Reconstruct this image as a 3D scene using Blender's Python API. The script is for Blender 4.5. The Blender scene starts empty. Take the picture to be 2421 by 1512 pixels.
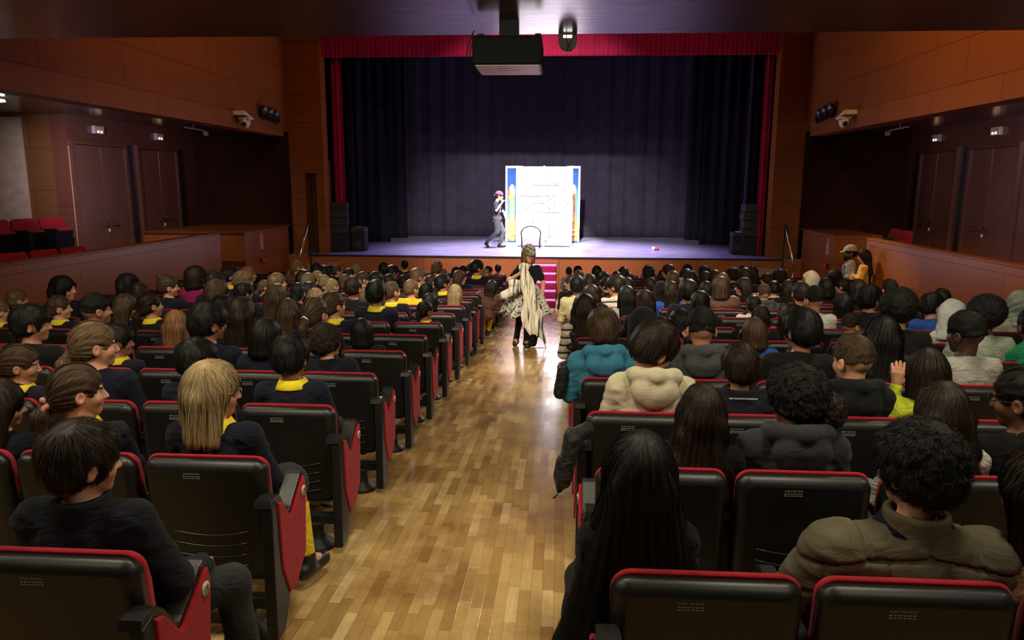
import bpy, bmesh, math, random
import numpy as np
from mathutils import Vector, Matrix

random.seed(7)
rng = np.random.default_rng(7)
scene = bpy.context.scene
C = bpy.context.scene.collection
PI = math.pi
IW, IH = 2421, 1512

# ------------------------------------------------------------------ camera
FPX, PITCH, YAW, ROLL = 1757.0, math.radians(10.486), math.radians(3.594), math.radians(0.227)
CAM = np.array([0.0, 0.0, 1.68])
_F = np.array([-math.sin(YAW) * math.cos(PITCH), math.cos(YAW) * math.cos(PITCH), -math.sin(PITCH)])
_R = np.cross(_F, [0, 0, 1]); _R /= np.linalg.norm(_R)
_U = np.cross(_R, _F)
_R, _U = _R * math.cos(ROLL) + _U * math.sin(ROLL), _U * math.cos(ROLL) - _R * math.sin(ROLL)
cam_data = bpy.data.cameras.new('camera')
cam_data.sensor_width = 36.0
cam_data.lens = 36.0 * FPX / IW
cam_data.clip_start = 0.05
cam_data.clip_end = 200
cam = bpy.data.objects.new('camera', cam_data)
C.objects.link(cam)
cam.matrix_world = Matrix(((_R[0], _U[0], -_F[0], CAM[0]), (_R[1], _U[1], -_F[1], CAM[1]),
                           (_R[2], _U[2], -_F[2], CAM[2]), (0, 0, 0, 1)))
scene.camera = cam


def ray(px, py):
    return _F + _R * (px - IW / 2) / FPX + _U * (IH / 2 - py) / FPX


def at_y(px, py, Y):
    d = ray(px, py)
    return CAM + d * ((Y - CAM[1]) / d[1])


def at_x(px, py, X):
    d = ray(px, py)
    return CAM + d * ((X - CAM[0]) / d[0])


# ------------------------------------------------------------------ world, view, lights
scene.view_settings.view_transform = 'Standard'
scene.view_settings.look = 'None'
scene.view_settings.gamma = 1.0
scene.view_settings.use_curve_mapping = False
scene.view_settings.exposure = 0.0
scene.cycles.use_denoising = True
scene.cycles.max_bounces = 6
scene.cycles.diffuse_bounces = 3
scene.cycles.glossy_bounces = 3
scene.cycles.transparent_max_bounces = 4
scene.cycles.sample_clamp_indirect = 8.0
scene.cycles.caustics_reflective = False
scene.cycles.caustics_refractive = False

world = bpy.data.worlds.new('hall_ambient')
scene.world = world
world.use_nodes = True
world.node_tree.nodes['Background'].inputs[0].default_value = (0.5, 0.42, 0.38, 1)
world.node_tree.nodes['Background'].inputs[1].default_value = 0.006


def aim(o, target):
    o.rotation_euler = (Vector(target) - o.location).to_track_quat('-Z', 'Y').to_euler()


def spot(name, loc, target, power, color, angle, blend=0.3, size=0.08):
    l = bpy.data.lights.new(name, 'SPOT')
    l.energy = power; l.color = color; l.spot_size = math.radians(angle); l.spot_blend = blend; l.shadow_soft_size = size
    o = bpy.data.objects.new(name, l); C.objects.link(o); o.location = loc; aim(o, target)
    return o


def area(name, loc, target, power, color, sx, sy, spread=180):
    l = bpy.data.lights.new(name, 'AREA')
    l.energy = power; l.color = color; l.shape = 'RECTANGLE'; l.size = sx; l.size_y = sy; l.spread = math.radians(spread)
    o = bpy.data.objects.new(name, l); C.objects.link(o); o.location = loc; aim(o, target)
    return o


# stage: front-of-house followspot on the white flat, a wide wash, overhead battens
spot('followspot_on_flat', (-0.4, 10.2, 7.3), (-0.42, 20.9, 0.8), 38000, (1.0, 0.97, 0.97), 15.5, 0.55, 0.10)
spot('stage_wash_front', (-0.6, 9.8, 7.4), (-0.5, 21.4, 0.3), 6500, (0.92, 0.84, 0.98), 42, 0.7, 0.14)
spot('centre_top_fill', (-0.3, 20.2, 7.2), (-0.35, 19.8, 0), 11000, (0.80, 0.70, 1.0), 68, 1.0, 0.3)  # added top lamp that brightens the middle of the stage floor
for i in range(4):
    spot('violet_batten', (-4.0 + 2.4 * i, 20.0, 5.9), (-3.4 + 2.0 * i, 19.3, 0), 620, (0.50, 0.32, 1.0), 62, 0.8, 0.15)
spot('magenta_stairs', (-0.4, 18.6, 5.2), (-0.45, 17.0, -0.9), 460, (1.0, 0.26, 0.85), 30, 0.7, 0.1)
spot('pelmet_fill', (-0.4, 10.0, 6.6), (-0.4, 18.4, 5.2), 420, (1.0, 0.45, 0.75), 80, 0.8, 0.1)  # added pink lamp in place of reflected and spilled stage light
# house: warm downlights in the low soffit, added side fills by the stage, a few high lamps
for lx, ly, lp in ((-4.4, 2.6, 44), (-2.0, 2.2, 44), (-0.5, 2.7, 50), (1.2, 2.2, 44), (3.4, 2.6, 44), (-3.0, 4.6, 40), (2.4, 4.6, 40), (-2.4, 0.5, 15), (1.6, 0.5, 15)):
    area('house_downlight', (lx, ly, 2.97), (lx, ly + 1.3, 0), lp, (1.0, 0.90, 0.66), 0.5, 0.5, 165)
for lx in (-4.0, -1.5, 0.8, 3.4):
    area('soffit_edge_fill', (lx, 6.9, 2.97), (lx * .9, 10.4, -0.6), 54 if abs(lx) < 2 else 28, (1.0, 0.90, 0.72), 0.35, 0.35, 95)  # added fill for the performer and the middle rows
for lx, tx in ((-5.4, -1.2), (4.6, 0.4)):
    spot('side_fill', (lx, 17.2, 4.4), (tx, 10.2, -0.5), 2900, (1.0, 0.86, 0.72), 44, 0.8, 0.15)  # added lamps that brighten audience faces, standing in for stage bounce
spot('wall_wash', (1.0, 9.0, 7.4), (5.7, 10.2, 4.2), 1500, (1.0, 0.58, 0.13), 96, 1.0, 0.4)
spot('passage_lamp', (2.2, 17.3, 5.2), (5.45, 13.9, 0.2), 1500, (1.0, 0.86, 0.66), 24, 0.7, 0.1)
spot('wall_wash', (-2.2, 11.6, 7.4), (-6.6, 13.2, 4.0), 430, (1.0, 0.60, 0.18), 96, 1.0, 0.4)
for gx, tx, gp in ((-7.3, -8.9, 420), (6.4, 8.0, 240)):
    spot('gallery_door_fill', (gx, 10.6, 2.72), (tx, 14.7, 1.4), gp, (0.93, 0.80, 1.0), 62, 1.0, 0.12)  # added lamps brightening the doors, tinted like the stage light's sheen

# ------------------------------------------------------------------ materials
MATS = {}


class NT:
    def __init__(s, name):
        s.m = bpy.data.materials.new(name); s.m.use_nodes = True
        s.t = s.m.node_tree; s.b = s.t.nodes['Principled BSDF']

    def n(s, typ, **kw):
        o = s.t.nodes.new(typ)
        for k, v in kw.items():
            if k.startswith('i_'):
                key = k[2:]
                o.inputs[int(key) if key.isdigit() else key].default_value = v
            else:
                setattr(o, k, v)
        return o

    def l(s, a, b):
        s.t.links.new(a, b)

    def math(s, op, a, b=None, c=None):
        o = s.t.nodes.new('ShaderNodeMath'); o.operation = op
        for i, v in enumerate((a, b, c)):
            if v is None: continue
            if isinstance(v, (int, float)): o.inputs[i].default_value = v
            else: s.l(v, o.inputs[i])
        return o.outputs[0]

    def mix(s, fac, a, b, mode='MIX'):
        o = s.t.nodes.new('ShaderNodeMix'); o.data_type = 'RGBA'; o.blend_type = mode
        for sock, v in ((o.inputs[0], fac), (o.inputs[6], a), (o.inputs[7], b)):
            if isinstance(v, (int, float)): sock.default_value = v
            elif isinstance(v, tuple): sock.default_value = v if len(v) == 4 else (*v, 1)
            else: s.l(v, sock)
        return o.outputs[2]

    def ramp(s, fac, stops, interp='LINEAR'):
        o = s.t.nodes.new('ShaderNodeValToRGB'); cr = o.color_ramp; cr.interpolation = interp
        while len(cr.elements) < len(stops): cr.elements.new(0.5)
        for e, (p, c) in zip(cr.elements, stops):
            e.position = p; e.color = c if len(c) == 4 else (*c, 1)
        s.l(fac, o.inputs[0])
        return o.outputs[0]

    def bump(s, h, strength=0.2, dist=0.005):
        o = s.t.nodes.new('ShaderNodeBump'); o.inputs['Strength'].default_value = strength; o.inputs['Distance'].default_value = dist
        s.l(h, o.inputs['Height']); s.l(o.outputs[0], s.b.inputs['Normal'])

    def set(s, col=None, rough=None, metal=None, spec=None, sheen=None, emit=None, estr=None):
        b = s.b.inputs
        for key, v in (('Base Color', col), ('Emission Color', emit)):
            if v is None: continue
            if isinstance(v, tuple): b[key].default_value = (*v[:3], 1)
            else: s.l(v, b[key])
        for key, v in (('Roughness', rough), ('Metallic', metal), ('Specular IOR Level', spec), ('Sheen Weight', sheen), ('Emission Strength', estr)):
            if v is None: continue
            if isinstance(v, (int, float)): b[key].default_value = v
            else: s.l(v, b[key])


def simple(name, col, rough=0.6, noise=0.12, scale=40.0, bump=0.0, metal=0.0, spec=0.4, sheen=0.0, emit=None, estr=0.0):
    key = name
    if key in MATS: return MATS[key]
    t = NT(name)
    tc = t.n('ShaderNodeTexCoord')
    nz = t.n('ShaderNodeTexNoise'); nz.inputs['Scale'].default_value = scale; nz.inputs['Detail'].default_value = 4
    t.l(tc.outputs['Object'], nz.inputs['Vector'])
    d = tuple(max(0, c * (1 - noise * 2)) for c in col); u = tuple(min(1, c * (1 + noise * 2)) for c in col)
    c = t.ramp(nz.outputs['Fac'], [(0.3, d), (0.7, u)])
    t.set(col=c, rough=rough, metal=metal, spec=spec, sheen=sheen)
    if bump: t.bump(nz.outputs['Fac'], bump, 0.004)
    if emit: t.set(emit=emit, estr=estr)
    MATS[key] = t.m
    return t.m


def fabric(name, col, rough=0.95, weave=900.0, fold=14.0, sheen=0.03, crease=0.34):
    if name in MATS: return MATS[name]
    t = NT(name)
    tc = t.n('ShaderNodeTexCoord')
    n1 = t.n('ShaderNodeTexNoise'); n1.inputs['Scale'].default_value = fold; n1.inputs['Detail'].default_value = 3
    n2 = t.n('ShaderNodeTexNoise'); n2.inputs['Scale'].default_value = weave; n2.inputs['Detail'].default_value = 1
    t.l(tc.outputs['Object'], n1.inputs['Vector']); t.l(tc.outputs['Object'], n2.inputs['Vector'])
    f = t.math('ADD', t.math('MULTIPLY', n1.outputs['Fac'], 0.6), t.math('MULTIPLY', n2.outputs['Fac'], 0.4))
    c = t.ramp(f, [(0.3, tuple(x * 0.72 for x in col)), (0.7, tuple(min(1, x * 1.25) for x in col))])
    t.set(col=c, rough=rough, spec=0.2, sheen=sheen)
    n3 = t.n('ShaderNodeTexNoise'); n3.inputs['Scale'].default_value = fold * .5; n3.inputs['Detail'].default_value = 2; n3.inputs['Distortion'].default_value = 1.8
    mp = t.n('ShaderNodeMapping'); mp.inputs['Scale'].default_value = (1, 1, 1.9); t.l(tc.outputs['Object'], mp.inputs[0]); t.l(mp.outputs[0], n3.inputs['Vector'])
    ridge = t.math('POWER', t.math('ABSOLUTE', t.math('SUBTRACT', t.math('MULTIPLY', n3.outputs['Fac'], 2.0), 1.0)), 0.6)
    t.bump(t.math('ADD', t.math('MULTIPLY', f, 0.12), t.math('MULTIPLY', ridge, crease)), 0.8, 0.022)
    MATS[name] = t.m
    return t.m


def stripes(name, cols, scale, axis=2):
    if name in MATS: return MATS[name]
    t = NT(name); tc = t.n('ShaderNodeTexCoord'); sp = t.n('ShaderNodeSeparateXYZ'); t.l(tc.outputs['Object'], sp.inputs[0])
    f = t.math('FRACT', t.math('MULTIPLY', sp.outputs[axis], scale))
    n = len(cols)
    t.set(col=t.ramp(f, [(i / n, c) for i, c in enumerate(cols)], 'CONSTANT'), rough=0.9, spec=0.2)
    MATS[name] = t.m
    return t.m


def hair_mat(name, col, tip=None, rough=0.5):
    if name in MATS: return MATS[name]
    t = NT(name)
    at = t.n('ShaderNodeAttribute'); at.attribute_name = 'strand'
    tc = t.n('ShaderNodeTexCoord')
    nz = t.n('ShaderNodeTexNoise'); nz.inputs['Scale'].default_value = 26; nz.inputs['Detail'].default_value = 3
    t.l(tc.outputs['Object'], nz.inputs['Vector'])
    f = t.math('ADD', t.math('MULTIPLY', at.outputs['Fac'], 0.65), t.math('MULTIPLY', nz.outputs['Fac'], 0.35))
    tip = tip or tuple(min(1, c * 1.7) for c in col)
    t.set(col=t.ramp(f, [(0.15, tuple(c * 0.35 for c in col)), (0.5, col), (0.85, tip)]), rough=rough, spec=0.17)
    MATS[name] = t.m
    return t.m


def skin_mat(name, col):
    if name in MATS: return MATS[name]
    t = NT(name); tc = t.n('ShaderNodeTexCoord')
    nz = t.n('ShaderNodeTexNoise'); nz.inputs['Scale'].default_value = 18; nz.inputs['Detail'].default_value = 4
    t.l(tc.outputs['Object'], nz.inputs['Vector'])
    r = (min(1, col[0] * 1.08), col[1] * 0.88, col[2] * 0.82)
    t.set(col=t.ramp(nz.outputs['Fac'], [(0.35, col), (0.7, r)]), rough=0.5, spec=0.35)
    t.b.inputs['Subsurface Weight'].default_value = 0.0
    MATS[name] = t.m
    return t.m


def wood(name, c1, c2, rough=0.3, pw=1.25, ph=0.62, axes='yz', joint=0.006, grain=1.0, spec=0.5):
    """veneered panels with thin joints; axes = the two world axes the panel lies in"""
    t = NT(name); tc = t.n('ShaderNodeTexCoord'); sp = t.n('ShaderNodeSeparateXYZ'); t.l(tc.outputs['Object'], sp.inputs[0])
    ax = {'x': 0, 'y': 1, 'z': 2}
    u, v = sp.outputs[ax[axes[0]]], sp.outputs[ax[axes[1]]]
    cb = t.n('ShaderNodeCombineXYZ'); t.l(u, cb.inputs[0]); t.l(v, cb.inputs[1])
    br = t.n('ShaderNodeTexBrick', offset=0.5, squash=1.0)
    br.inputs['Scale'].default_value = 1.0; br.inputs['Mortar Size'].default_value = joint
    br.inputs['Brick Width'].default_value = pw; br.inputs['Row Height'].default_value = ph
    br.inputs['Mortar Smooth'].default_value = 0.1
    br.inputs['Color1'].default_value = (0, 0, 0, 1); br.inputs['Color2'].default_value = (1, 1, 1, 1)
    t.l(cb.outputs[0], br.inputs['Vector'])
    mp = t.n('ShaderNodeMapping'); mp.inputs['Scale'].default_value = (1.2, 9.0, 1.0); t.l(cb.outputs[0], mp.inputs[0])
    nz = t.n('ShaderNodeTexNoise'); nz.inputs['Scale'].default_value = 2.2; nz.inputs['Detail'].default_value = 6; t.l(mp.outputs[0], nz.inputs['Vector'])
    n2 = t.n('ShaderNodeTexNoise'); n2.inputs['Scale'].default_value = 1.1; n2.inputs['Detail'].default_value = 2; t.l(tc.outputs['Object'], n2.inputs['Vector'])
    bc = t.n('ShaderNodeSeparateColor'); t.l(br.outputs['Color'], bc.inputs[0])
    f = t.math('ADD', t.math('MULTIPLY', nz.outputs['Fac'], 0.5 * grain), t.math('MULTIPLY', bc.outputs[0], 0.22))
    f = t.math('ADD', f, t.math('MULTIPLY', n2.outputs['Fac'], 0.3))
    base = t.ramp(f, [(0.2, c1), (0.85, c2)])
    dark = tuple(c * 0.35 for c in c1)
    t.set(col=t.mix(br.outputs['Fac'], base, dark), rough=t.math('ADD', t.math('MULTIPLY', nz.outputs['Fac'], 0.12), rough), spec=spec)
    t.bump(t.math('SUBTRACT', 1.0, br.outputs['Fac']), 0.3, 0.004)
    MATS[name] = t.m
    return t.m


def parquet():
    t = NT('oak_parquet'); tc = t.n('ShaderNodeTexCoord'); sp = t.n('ShaderNodeSeparateXYZ'); t.l(tc.outputs['Object'], sp.inputs[0])
    X, Y = sp.outputs[0], sp.outputs[1]
    W, L = 0.054, 0.33
    col = t.math('FLOOR', t.math('DIVIDE', X, W))
    wn = t.n('ShaderNodeTexWhiteNoise', noise_dimensions='1D'); t.l(col, wn.inputs['W'])
    ys = t.math('ADD', t.math('DIVIDE', Y, L), t.math('MULTIPLY', wn.outputs['Value'], 7.3))
    row = t.math('FLOOR', ys)
    cb = t.n('ShaderNodeCombineXYZ'); t.l(col, cb.inputs[0]); t.l(row, cb.inputs[1])
    w2 = t.n('ShaderNodeTexWhiteNoise', noise_dimensions='2D'); t.l(cb.outputs[0], w2.inputs['Vector'])
    fx = t.math('FRACT', t.math('DIVIDE', X, W)); fy = t.math('FRACT', ys)
    gx = t.math('MINIMUM', fx, t.math('SUBTRACT', 1.0, fx)); gy = t.math('MULTIPLY', t.math('MINIMUM', fy, t.math('SUBTRACT', 1.0, fy)), L / W)
    gap = t.math('LESS_THAN', t.math('MINIMUM', gx, gy), 0.022)
    mp = t.n('ShaderNodeMapping'); mp.inputs['Scale'].default_value = (60, 5, 5); t.l(tc.outputs['Object'], mp.inputs[0])
    gr = t.n('ShaderNodeTexNoise'); gr.inputs['Scale'].default_value = 1.0; gr.inputs['Detail'].default_value = 5; t.l(mp.outputs[0], gr.inputs['Vector'])
    f = t.math('ADD', t.math('MULTIPLY', w2.outputs['Value'], 0.72), t.math('MULTIPLY', gr.outputs['Fac'], 0.30))
    c = t.ramp(f, [(0.1, (0.30, 0.176, 0.060)), (0.45, (0.43, 0.272, 0.100)), (0.75, (0.52, 0.350, 0.142)), (0.95, (0.67, 0.505, 0.25))])
    st = t.n('ShaderNodeTexNoise'); st.inputs['Scale'].default_value = 1.6; st.inputs['Detail'].default_value = 6; st.inputs['Roughness'].default_value = 0.65
    t.l(tc.outputs['Object'], st.inputs['Vector'])
    wear = t.ramp(st.outputs['Fac'], [(0.42, (1, 1, 1)), (0.60, (0.62, 0.55, 0.50))])
    c = t.mix(1.0, c, wear, 'MULTIPLY')
    sp2 = t.n('ShaderNodeTexVoronoi'); sp2.inputs['Scale'].default_value = 1.3; t.l(tc.outputs['Object'], sp2.inputs['Vector'])
    n3 = t.n('ShaderNodeTexNoise'); n3.inputs['Scale'].default_value = 22; n3.inputs['Detail'].default_value = 5; t.l(tc.outputs['Object'], n3.inputs['Vector'])
    spot_ = t.math('LESS_THAN', t.math('ADD', sp2.outputs['Distance'], t.math('MULTIPLY', n3.outputs['Fac'], 0.12)), 0.105)
    c = t.mix(t.math('MULTIPLY', spot_, 0.75), c, (0.10, 0.055, 0.022))
    c = t.mix(t.math('MULTIPLY', gap, 0.45), c, (0.10, 0.05, 0.02))
    r = t.math('ADD', t.math('MULTIPLY', st.outputs['Fac'], 0.30), t.math('MULTIPLY', w2.outputs['Value'], 0.05))
    r = t.math('ADD', r, 0.03)
    t.set(col=c, rough=r, spec=0.5)
    hb = t.math('ADD', t.math('MULTIPLY', w2.outputs['Value'], 0.35), t.math('MULTIPLY', gr.outputs['Fac'], 0.25))
    hb = t.math('ADD', hb, t.math('MULTIPLY', gap, -1.0))
    t.bump(hb, 0.22, 0.003)
    return t.m


def stage_floor_mat():
    t = NT('stage_vinyl'); tc = t.n('ShaderNodeTexCoord')
    mp = t.n('ShaderNodeMapping'); mp.inputs['Scale'].default_value = (0.9, 6.0, 1); t.l(tc.outputs['Object'], mp.inputs[0])
    nz = t.n('ShaderNodeTexNoise'); nz.inputs['Scale'].default_value = 2.0; nz.inputs['Detail'].default_value = 8; nz.inputs['Roughness'].default_value = 0.7
    t.l(mp.outputs[0], nz.inputs['Vector'])
    t.set(col=t.ramp(nz.outputs['Fac'], [(0.3, (0.11, 0.10, 0.15)), (0.55, (0.25, 0.235, 0.33)), (0.72, (0.42, 0.40, 0.50))]),
          rough=t.math('ADD', 0.26, t.math('MULTIPLY', nz.outputs['Fac'], 0.25)), spec=0.5)
    return t.m


def curtain_mat(name, c, rough=0.95):
    return fabric(name, c, rough, 300, 3.0, 0.05, 0.3)


M = dict(
    parquet=parquet(),
    stage=stage_floor_mat(),
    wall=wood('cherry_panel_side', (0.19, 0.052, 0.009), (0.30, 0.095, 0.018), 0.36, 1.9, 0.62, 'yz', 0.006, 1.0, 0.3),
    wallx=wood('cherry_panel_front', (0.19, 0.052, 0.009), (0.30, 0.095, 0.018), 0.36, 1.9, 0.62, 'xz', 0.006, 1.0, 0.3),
    parapet=wood('cherry_parapet', (0.20, 0.058, 0.015), (0.31, 0.098, 0.026), 0.28, 2.2, 0.55, 'yz', 0.006, 1.0, 0.35),
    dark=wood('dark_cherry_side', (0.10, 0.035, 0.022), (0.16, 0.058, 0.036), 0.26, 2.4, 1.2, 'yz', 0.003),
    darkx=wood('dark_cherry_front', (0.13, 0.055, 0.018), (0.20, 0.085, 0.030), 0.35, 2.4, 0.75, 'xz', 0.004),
    door=wood('door_veneer', (0.13, 0.050, 0.034), (0.19, 0.075, 0.050), 0.24, 9.0, 9.0, 'yz', 0.0, 1.2),
    soffit=wood('varnished_soffit', (0.075, 0.040, 0.034), (0.11, 0.062, 0.052), 0.17, 2.6, 3.0, 'xy', 0.003, 1.2, 0.8),
    facade=wood('stage_front_panel', (0.30, 0.085, 0.022), (0.42, 0.135, 0.035), 0.35, 3.3, 3.0, 'xz', 0.006),
    pale=simple('pale_lit_wall', (0.46, 0.34, 0.26), 0.8, 0.08, 6),  # pale colour carries the light that falls on the gallery walls
    black=simple('matte_black', (0.010, 0.010, 0.011), 0.6, 0.2, 30),
    plastic=simple('seat_plastic', (0.0075, 0.0075, 0.0075), 0.40, 0.25, 260, 0.12, 0.0, 0.42),
    steelblk=simple('black_steel', (0.009, 0.009, 0.0095), 0.5, 0.2, 60, 0.0, 0.0, 0.25),
    red=fabric('red_upholstery', (0.30, 0.008, 0.018), 0.95, 1400, 30, 0.06, 0.0),
    redcarpet=fabric('stair_carpet', (0.30, 0.016, 0.06), 0.95, 600, 20, .03, 0.0),
    redcurt=curtain_mat('crimson_velour', (0.34, 0.012, 0.045)),
    blackcurt=curtain_mat('midnight_curtain', (0.014, 0.013, 0.022)),
    backcurt=curtain_mat('grey_backcloth', (0.056, 0.050, 0.066)),
    chrome=simple('brushed_steel', (0.62, 0.62, 0.66), 0.22, 0.05, 60, 0, 1.0),
    white=simple('white_paint', (0.80, 0.79, 0.77), 0.5, 0.03, 20),
    whiteplastic=simple('white_plastic', (0.72, 0.70, 0.66), 0.35, 0.03, 20),
    print=simple('grey_print', (0.22, 0.22, 0.21), 0.7, 0.05),
    ink=simple('dark_ink', (0.015, 0.013, 0.012), 0.8, 0.1),
    plaque=simple('ivory_plaque', (0.40, 0.35, 0.29), 0.4, 0.05),
    rubber=simple('black_rubber', (0.012, 0.012, 0.012), 0.5, 0.1),
    bench=wood('pale_birch', (0.34, 0.16, 0.05), (0.46, 0.24, 0.09), 0.4, 9, 9, 'xz', 0.0),
    benchtop=wood('pale_birch_top', (0.34, 0.16, 0.05), (0.46, 0.24, 0.09), 0.4, 9, 9, 'xy', 0.0),
    signred=simple('sign_red', (0.45, 0.03, 0.04), 0.5, 0.05),
    pink=simple('sign_pale', (0.62, 0.42, 0.40), 0.5, 0.05),
    callred=simple('call_point_red', (0.65, 0.03, 0.04), 0.35, 0.05),
    lampwarm=simple('emergency_lamp_glow', (0.9, 0.6, 0.3), 0.4, 0.02, 10, 0, 0, 0.4, 0, (1.0, 0.55, 0.18, 1), 5.0),
    lampcool=simple('wall_lamp_glow', (0.9, 0.95, 1), 0.4, 0.02, 10, 0, 0, 0.4, 0, (0.85, 0.95, 1.0, 1), 8.0),
    frosted=simple('frosted_cover', (0.45, 0.42, 0.42), 0.3, 0.03, 20),
    lens=simple('black_lens', (0.004, 0.004, 0.006), 0.08, 0.0, 10, 0, 0, 0.8),
    greyplate=simple('taupe_plate', (0.085, 0.065, 0.050), 0.45, 0.06),
    grille=simple('speaker_mesh', (0.03, 0.03, 0.032), 0.5, 0.4, 300, 0.3),
)
SKIN = dict(
    f=skin_mat('fair_skin', (0.50, 0.26, 0.165)), m=skin_mat('tan_skin', (0.40, 0.195, 0.115)),
    o=skin_mat('olive_skin', (0.30, 0.145, 0.085)), d=skin_mat('brown_skin', (0.14, 0.062, 0.036)), x=skin_mat('deep_brown_skin', (0.055, 0.027, 0.018)))
EYE = simple('eye_white', (0.7, 0.68, 0.64), 0.2, 0.02)
IRIS = simple('eye_iris', (0.02, 0.012, 0.008), 0.15, 0.1)
LIP = {}
for kk, cc in dict(f=(0.42, 0.12, 0.10), m=(0.34, 0.10, 0.08), o=(0.24, 0.075, 0.06), d=(0.12, 0.04, 0.035), x=(0.06, 0.022, 0.02)).items():
    LIP[kk] = simple('lips_' + kk, cc, 0.4, 0.05)
HAIR = dict(
    k=hair_mat('black_hair', (0.0075, 0.0065, 0.006), (0.020, 0.018, 0.017)), d=hair_mat('dark_brown_hair', (0.017, 0.010, 0.007), (0.042, 0.026, 0.018)),
    b=hair_mat('brown_hair', (0.055, 0.031, 0.017), (0.115, 0.070, 0.040)), l=hair_mat('light_brown_hair', (0.125, 0.076, 0.038), (0.24, 0.155, 0.082)),
    o=hair_mat('blond_hair', (0.27, 0.185, 0.085), (0.45, 0.33, 0.18)), g=hair_mat('ginger_hair', (0.17, 0.080, 0.030), (0.33, 0.17, 0.07)))

for kk in list(HAIR):
    m0 = HAIR[kk]; m1 = m0.copy(); m1.name = m0.name + '_matte'; b1 = m1.node_tree.nodes['Principled BSDF'].inputs
    b1['Roughness'].default_value = 0.75; b1['Specular IOR Level'].default_value = 0.2; HAIR[kk + 'm'] = m1

# ------------------------------------------------------------------ object helpers


def link(o, parent=None):
    C.objects.link(o)
    if parent is not None: o.parent = parent
    return o


def tag(o, label=None, cat=None, group=None, kind=None):
    if label: o['label'] = label
    if cat: o['category'] = cat
    if group: o['group'] = group
    if kind: o['kind'] = kind
    return o


def thing(name, loc, label, cat, group=None, rz=0.0):
    o = bpy.data.objects.new(name, None); link(o)
    o.location = loc; o.rotation_euler = (0, 0, rz); o.empty_display_size = 0.1
    return tag(o, label, cat, group)


def obj(name, me, mat=None, parent=None, loc=None, rot=None, own=False):
    """link a mesh; own=True keeps the material on the object so that the mesh can be shared"""
    o = bpy.data.objects.new(name, me)
    link(o, parent)
    if loc is not None: o.location = loc
    if rot is not None: o.rotation_euler = rot
    if mat is not None:
        mats = mat if isinstance(mat, (list, tuple)) else [mat]
        if own:
            while len(me.materials) < len(mats): me.materials.append(None)
            for i, mm in enumerate(mats):
                o.material_slots[i].link = 'OBJECT'; o.material_slots[i].material = mm
        elif len(me.materials) == 0:
            for mm in mats: me.materials.append(mm)
    return o


def raw_mesh(name, verts, faces_q=None, faces_t=None, smooth=True, attr=None, mi=None):
    me = bpy.data.meshes.new(name)
    v = np.asarray(verts, np.float32)
    q = np.zeros((0, 4), np.int32) if faces_q is None else np.asarray(faces_q, np.int32)
    t = np.zeros((0, 3), np.int32) if faces_t is None else np.asarray(faces_t, np.int32)
    me.vertices.add(len(v)); me.vertices.foreach_set('co', v.ravel())
    nl = q.size + t.size
    me.loops.add(nl); me.loops.foreach_set('vertex_index', np.concatenate([q.ravel(), t.ravel()]).astype(np.int32))
    me.polygons.add(len(q) + len(t))
    starts = np.concatenate([np.arange(len(q)) * 4, q.size + np.arange(len(t)) * 3]).astype(np.int32)
    me.polygons.foreach_set('loop_start', starts)
    me.polygons.foreach_set('use_smooth', np.full(len(q) + len(t), smooth))
    if mi is not None: me.polygons.foreach_set('material_index', np.asarray(mi, np.int32))
    if attr is not None:
        a = me.attributes.new('strand', 'FLOAT', 'POINT'); a.data.foreach_set('value', np.asarray(attr, np.float32))
    me.update(calc_edges=True)
    return me


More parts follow.
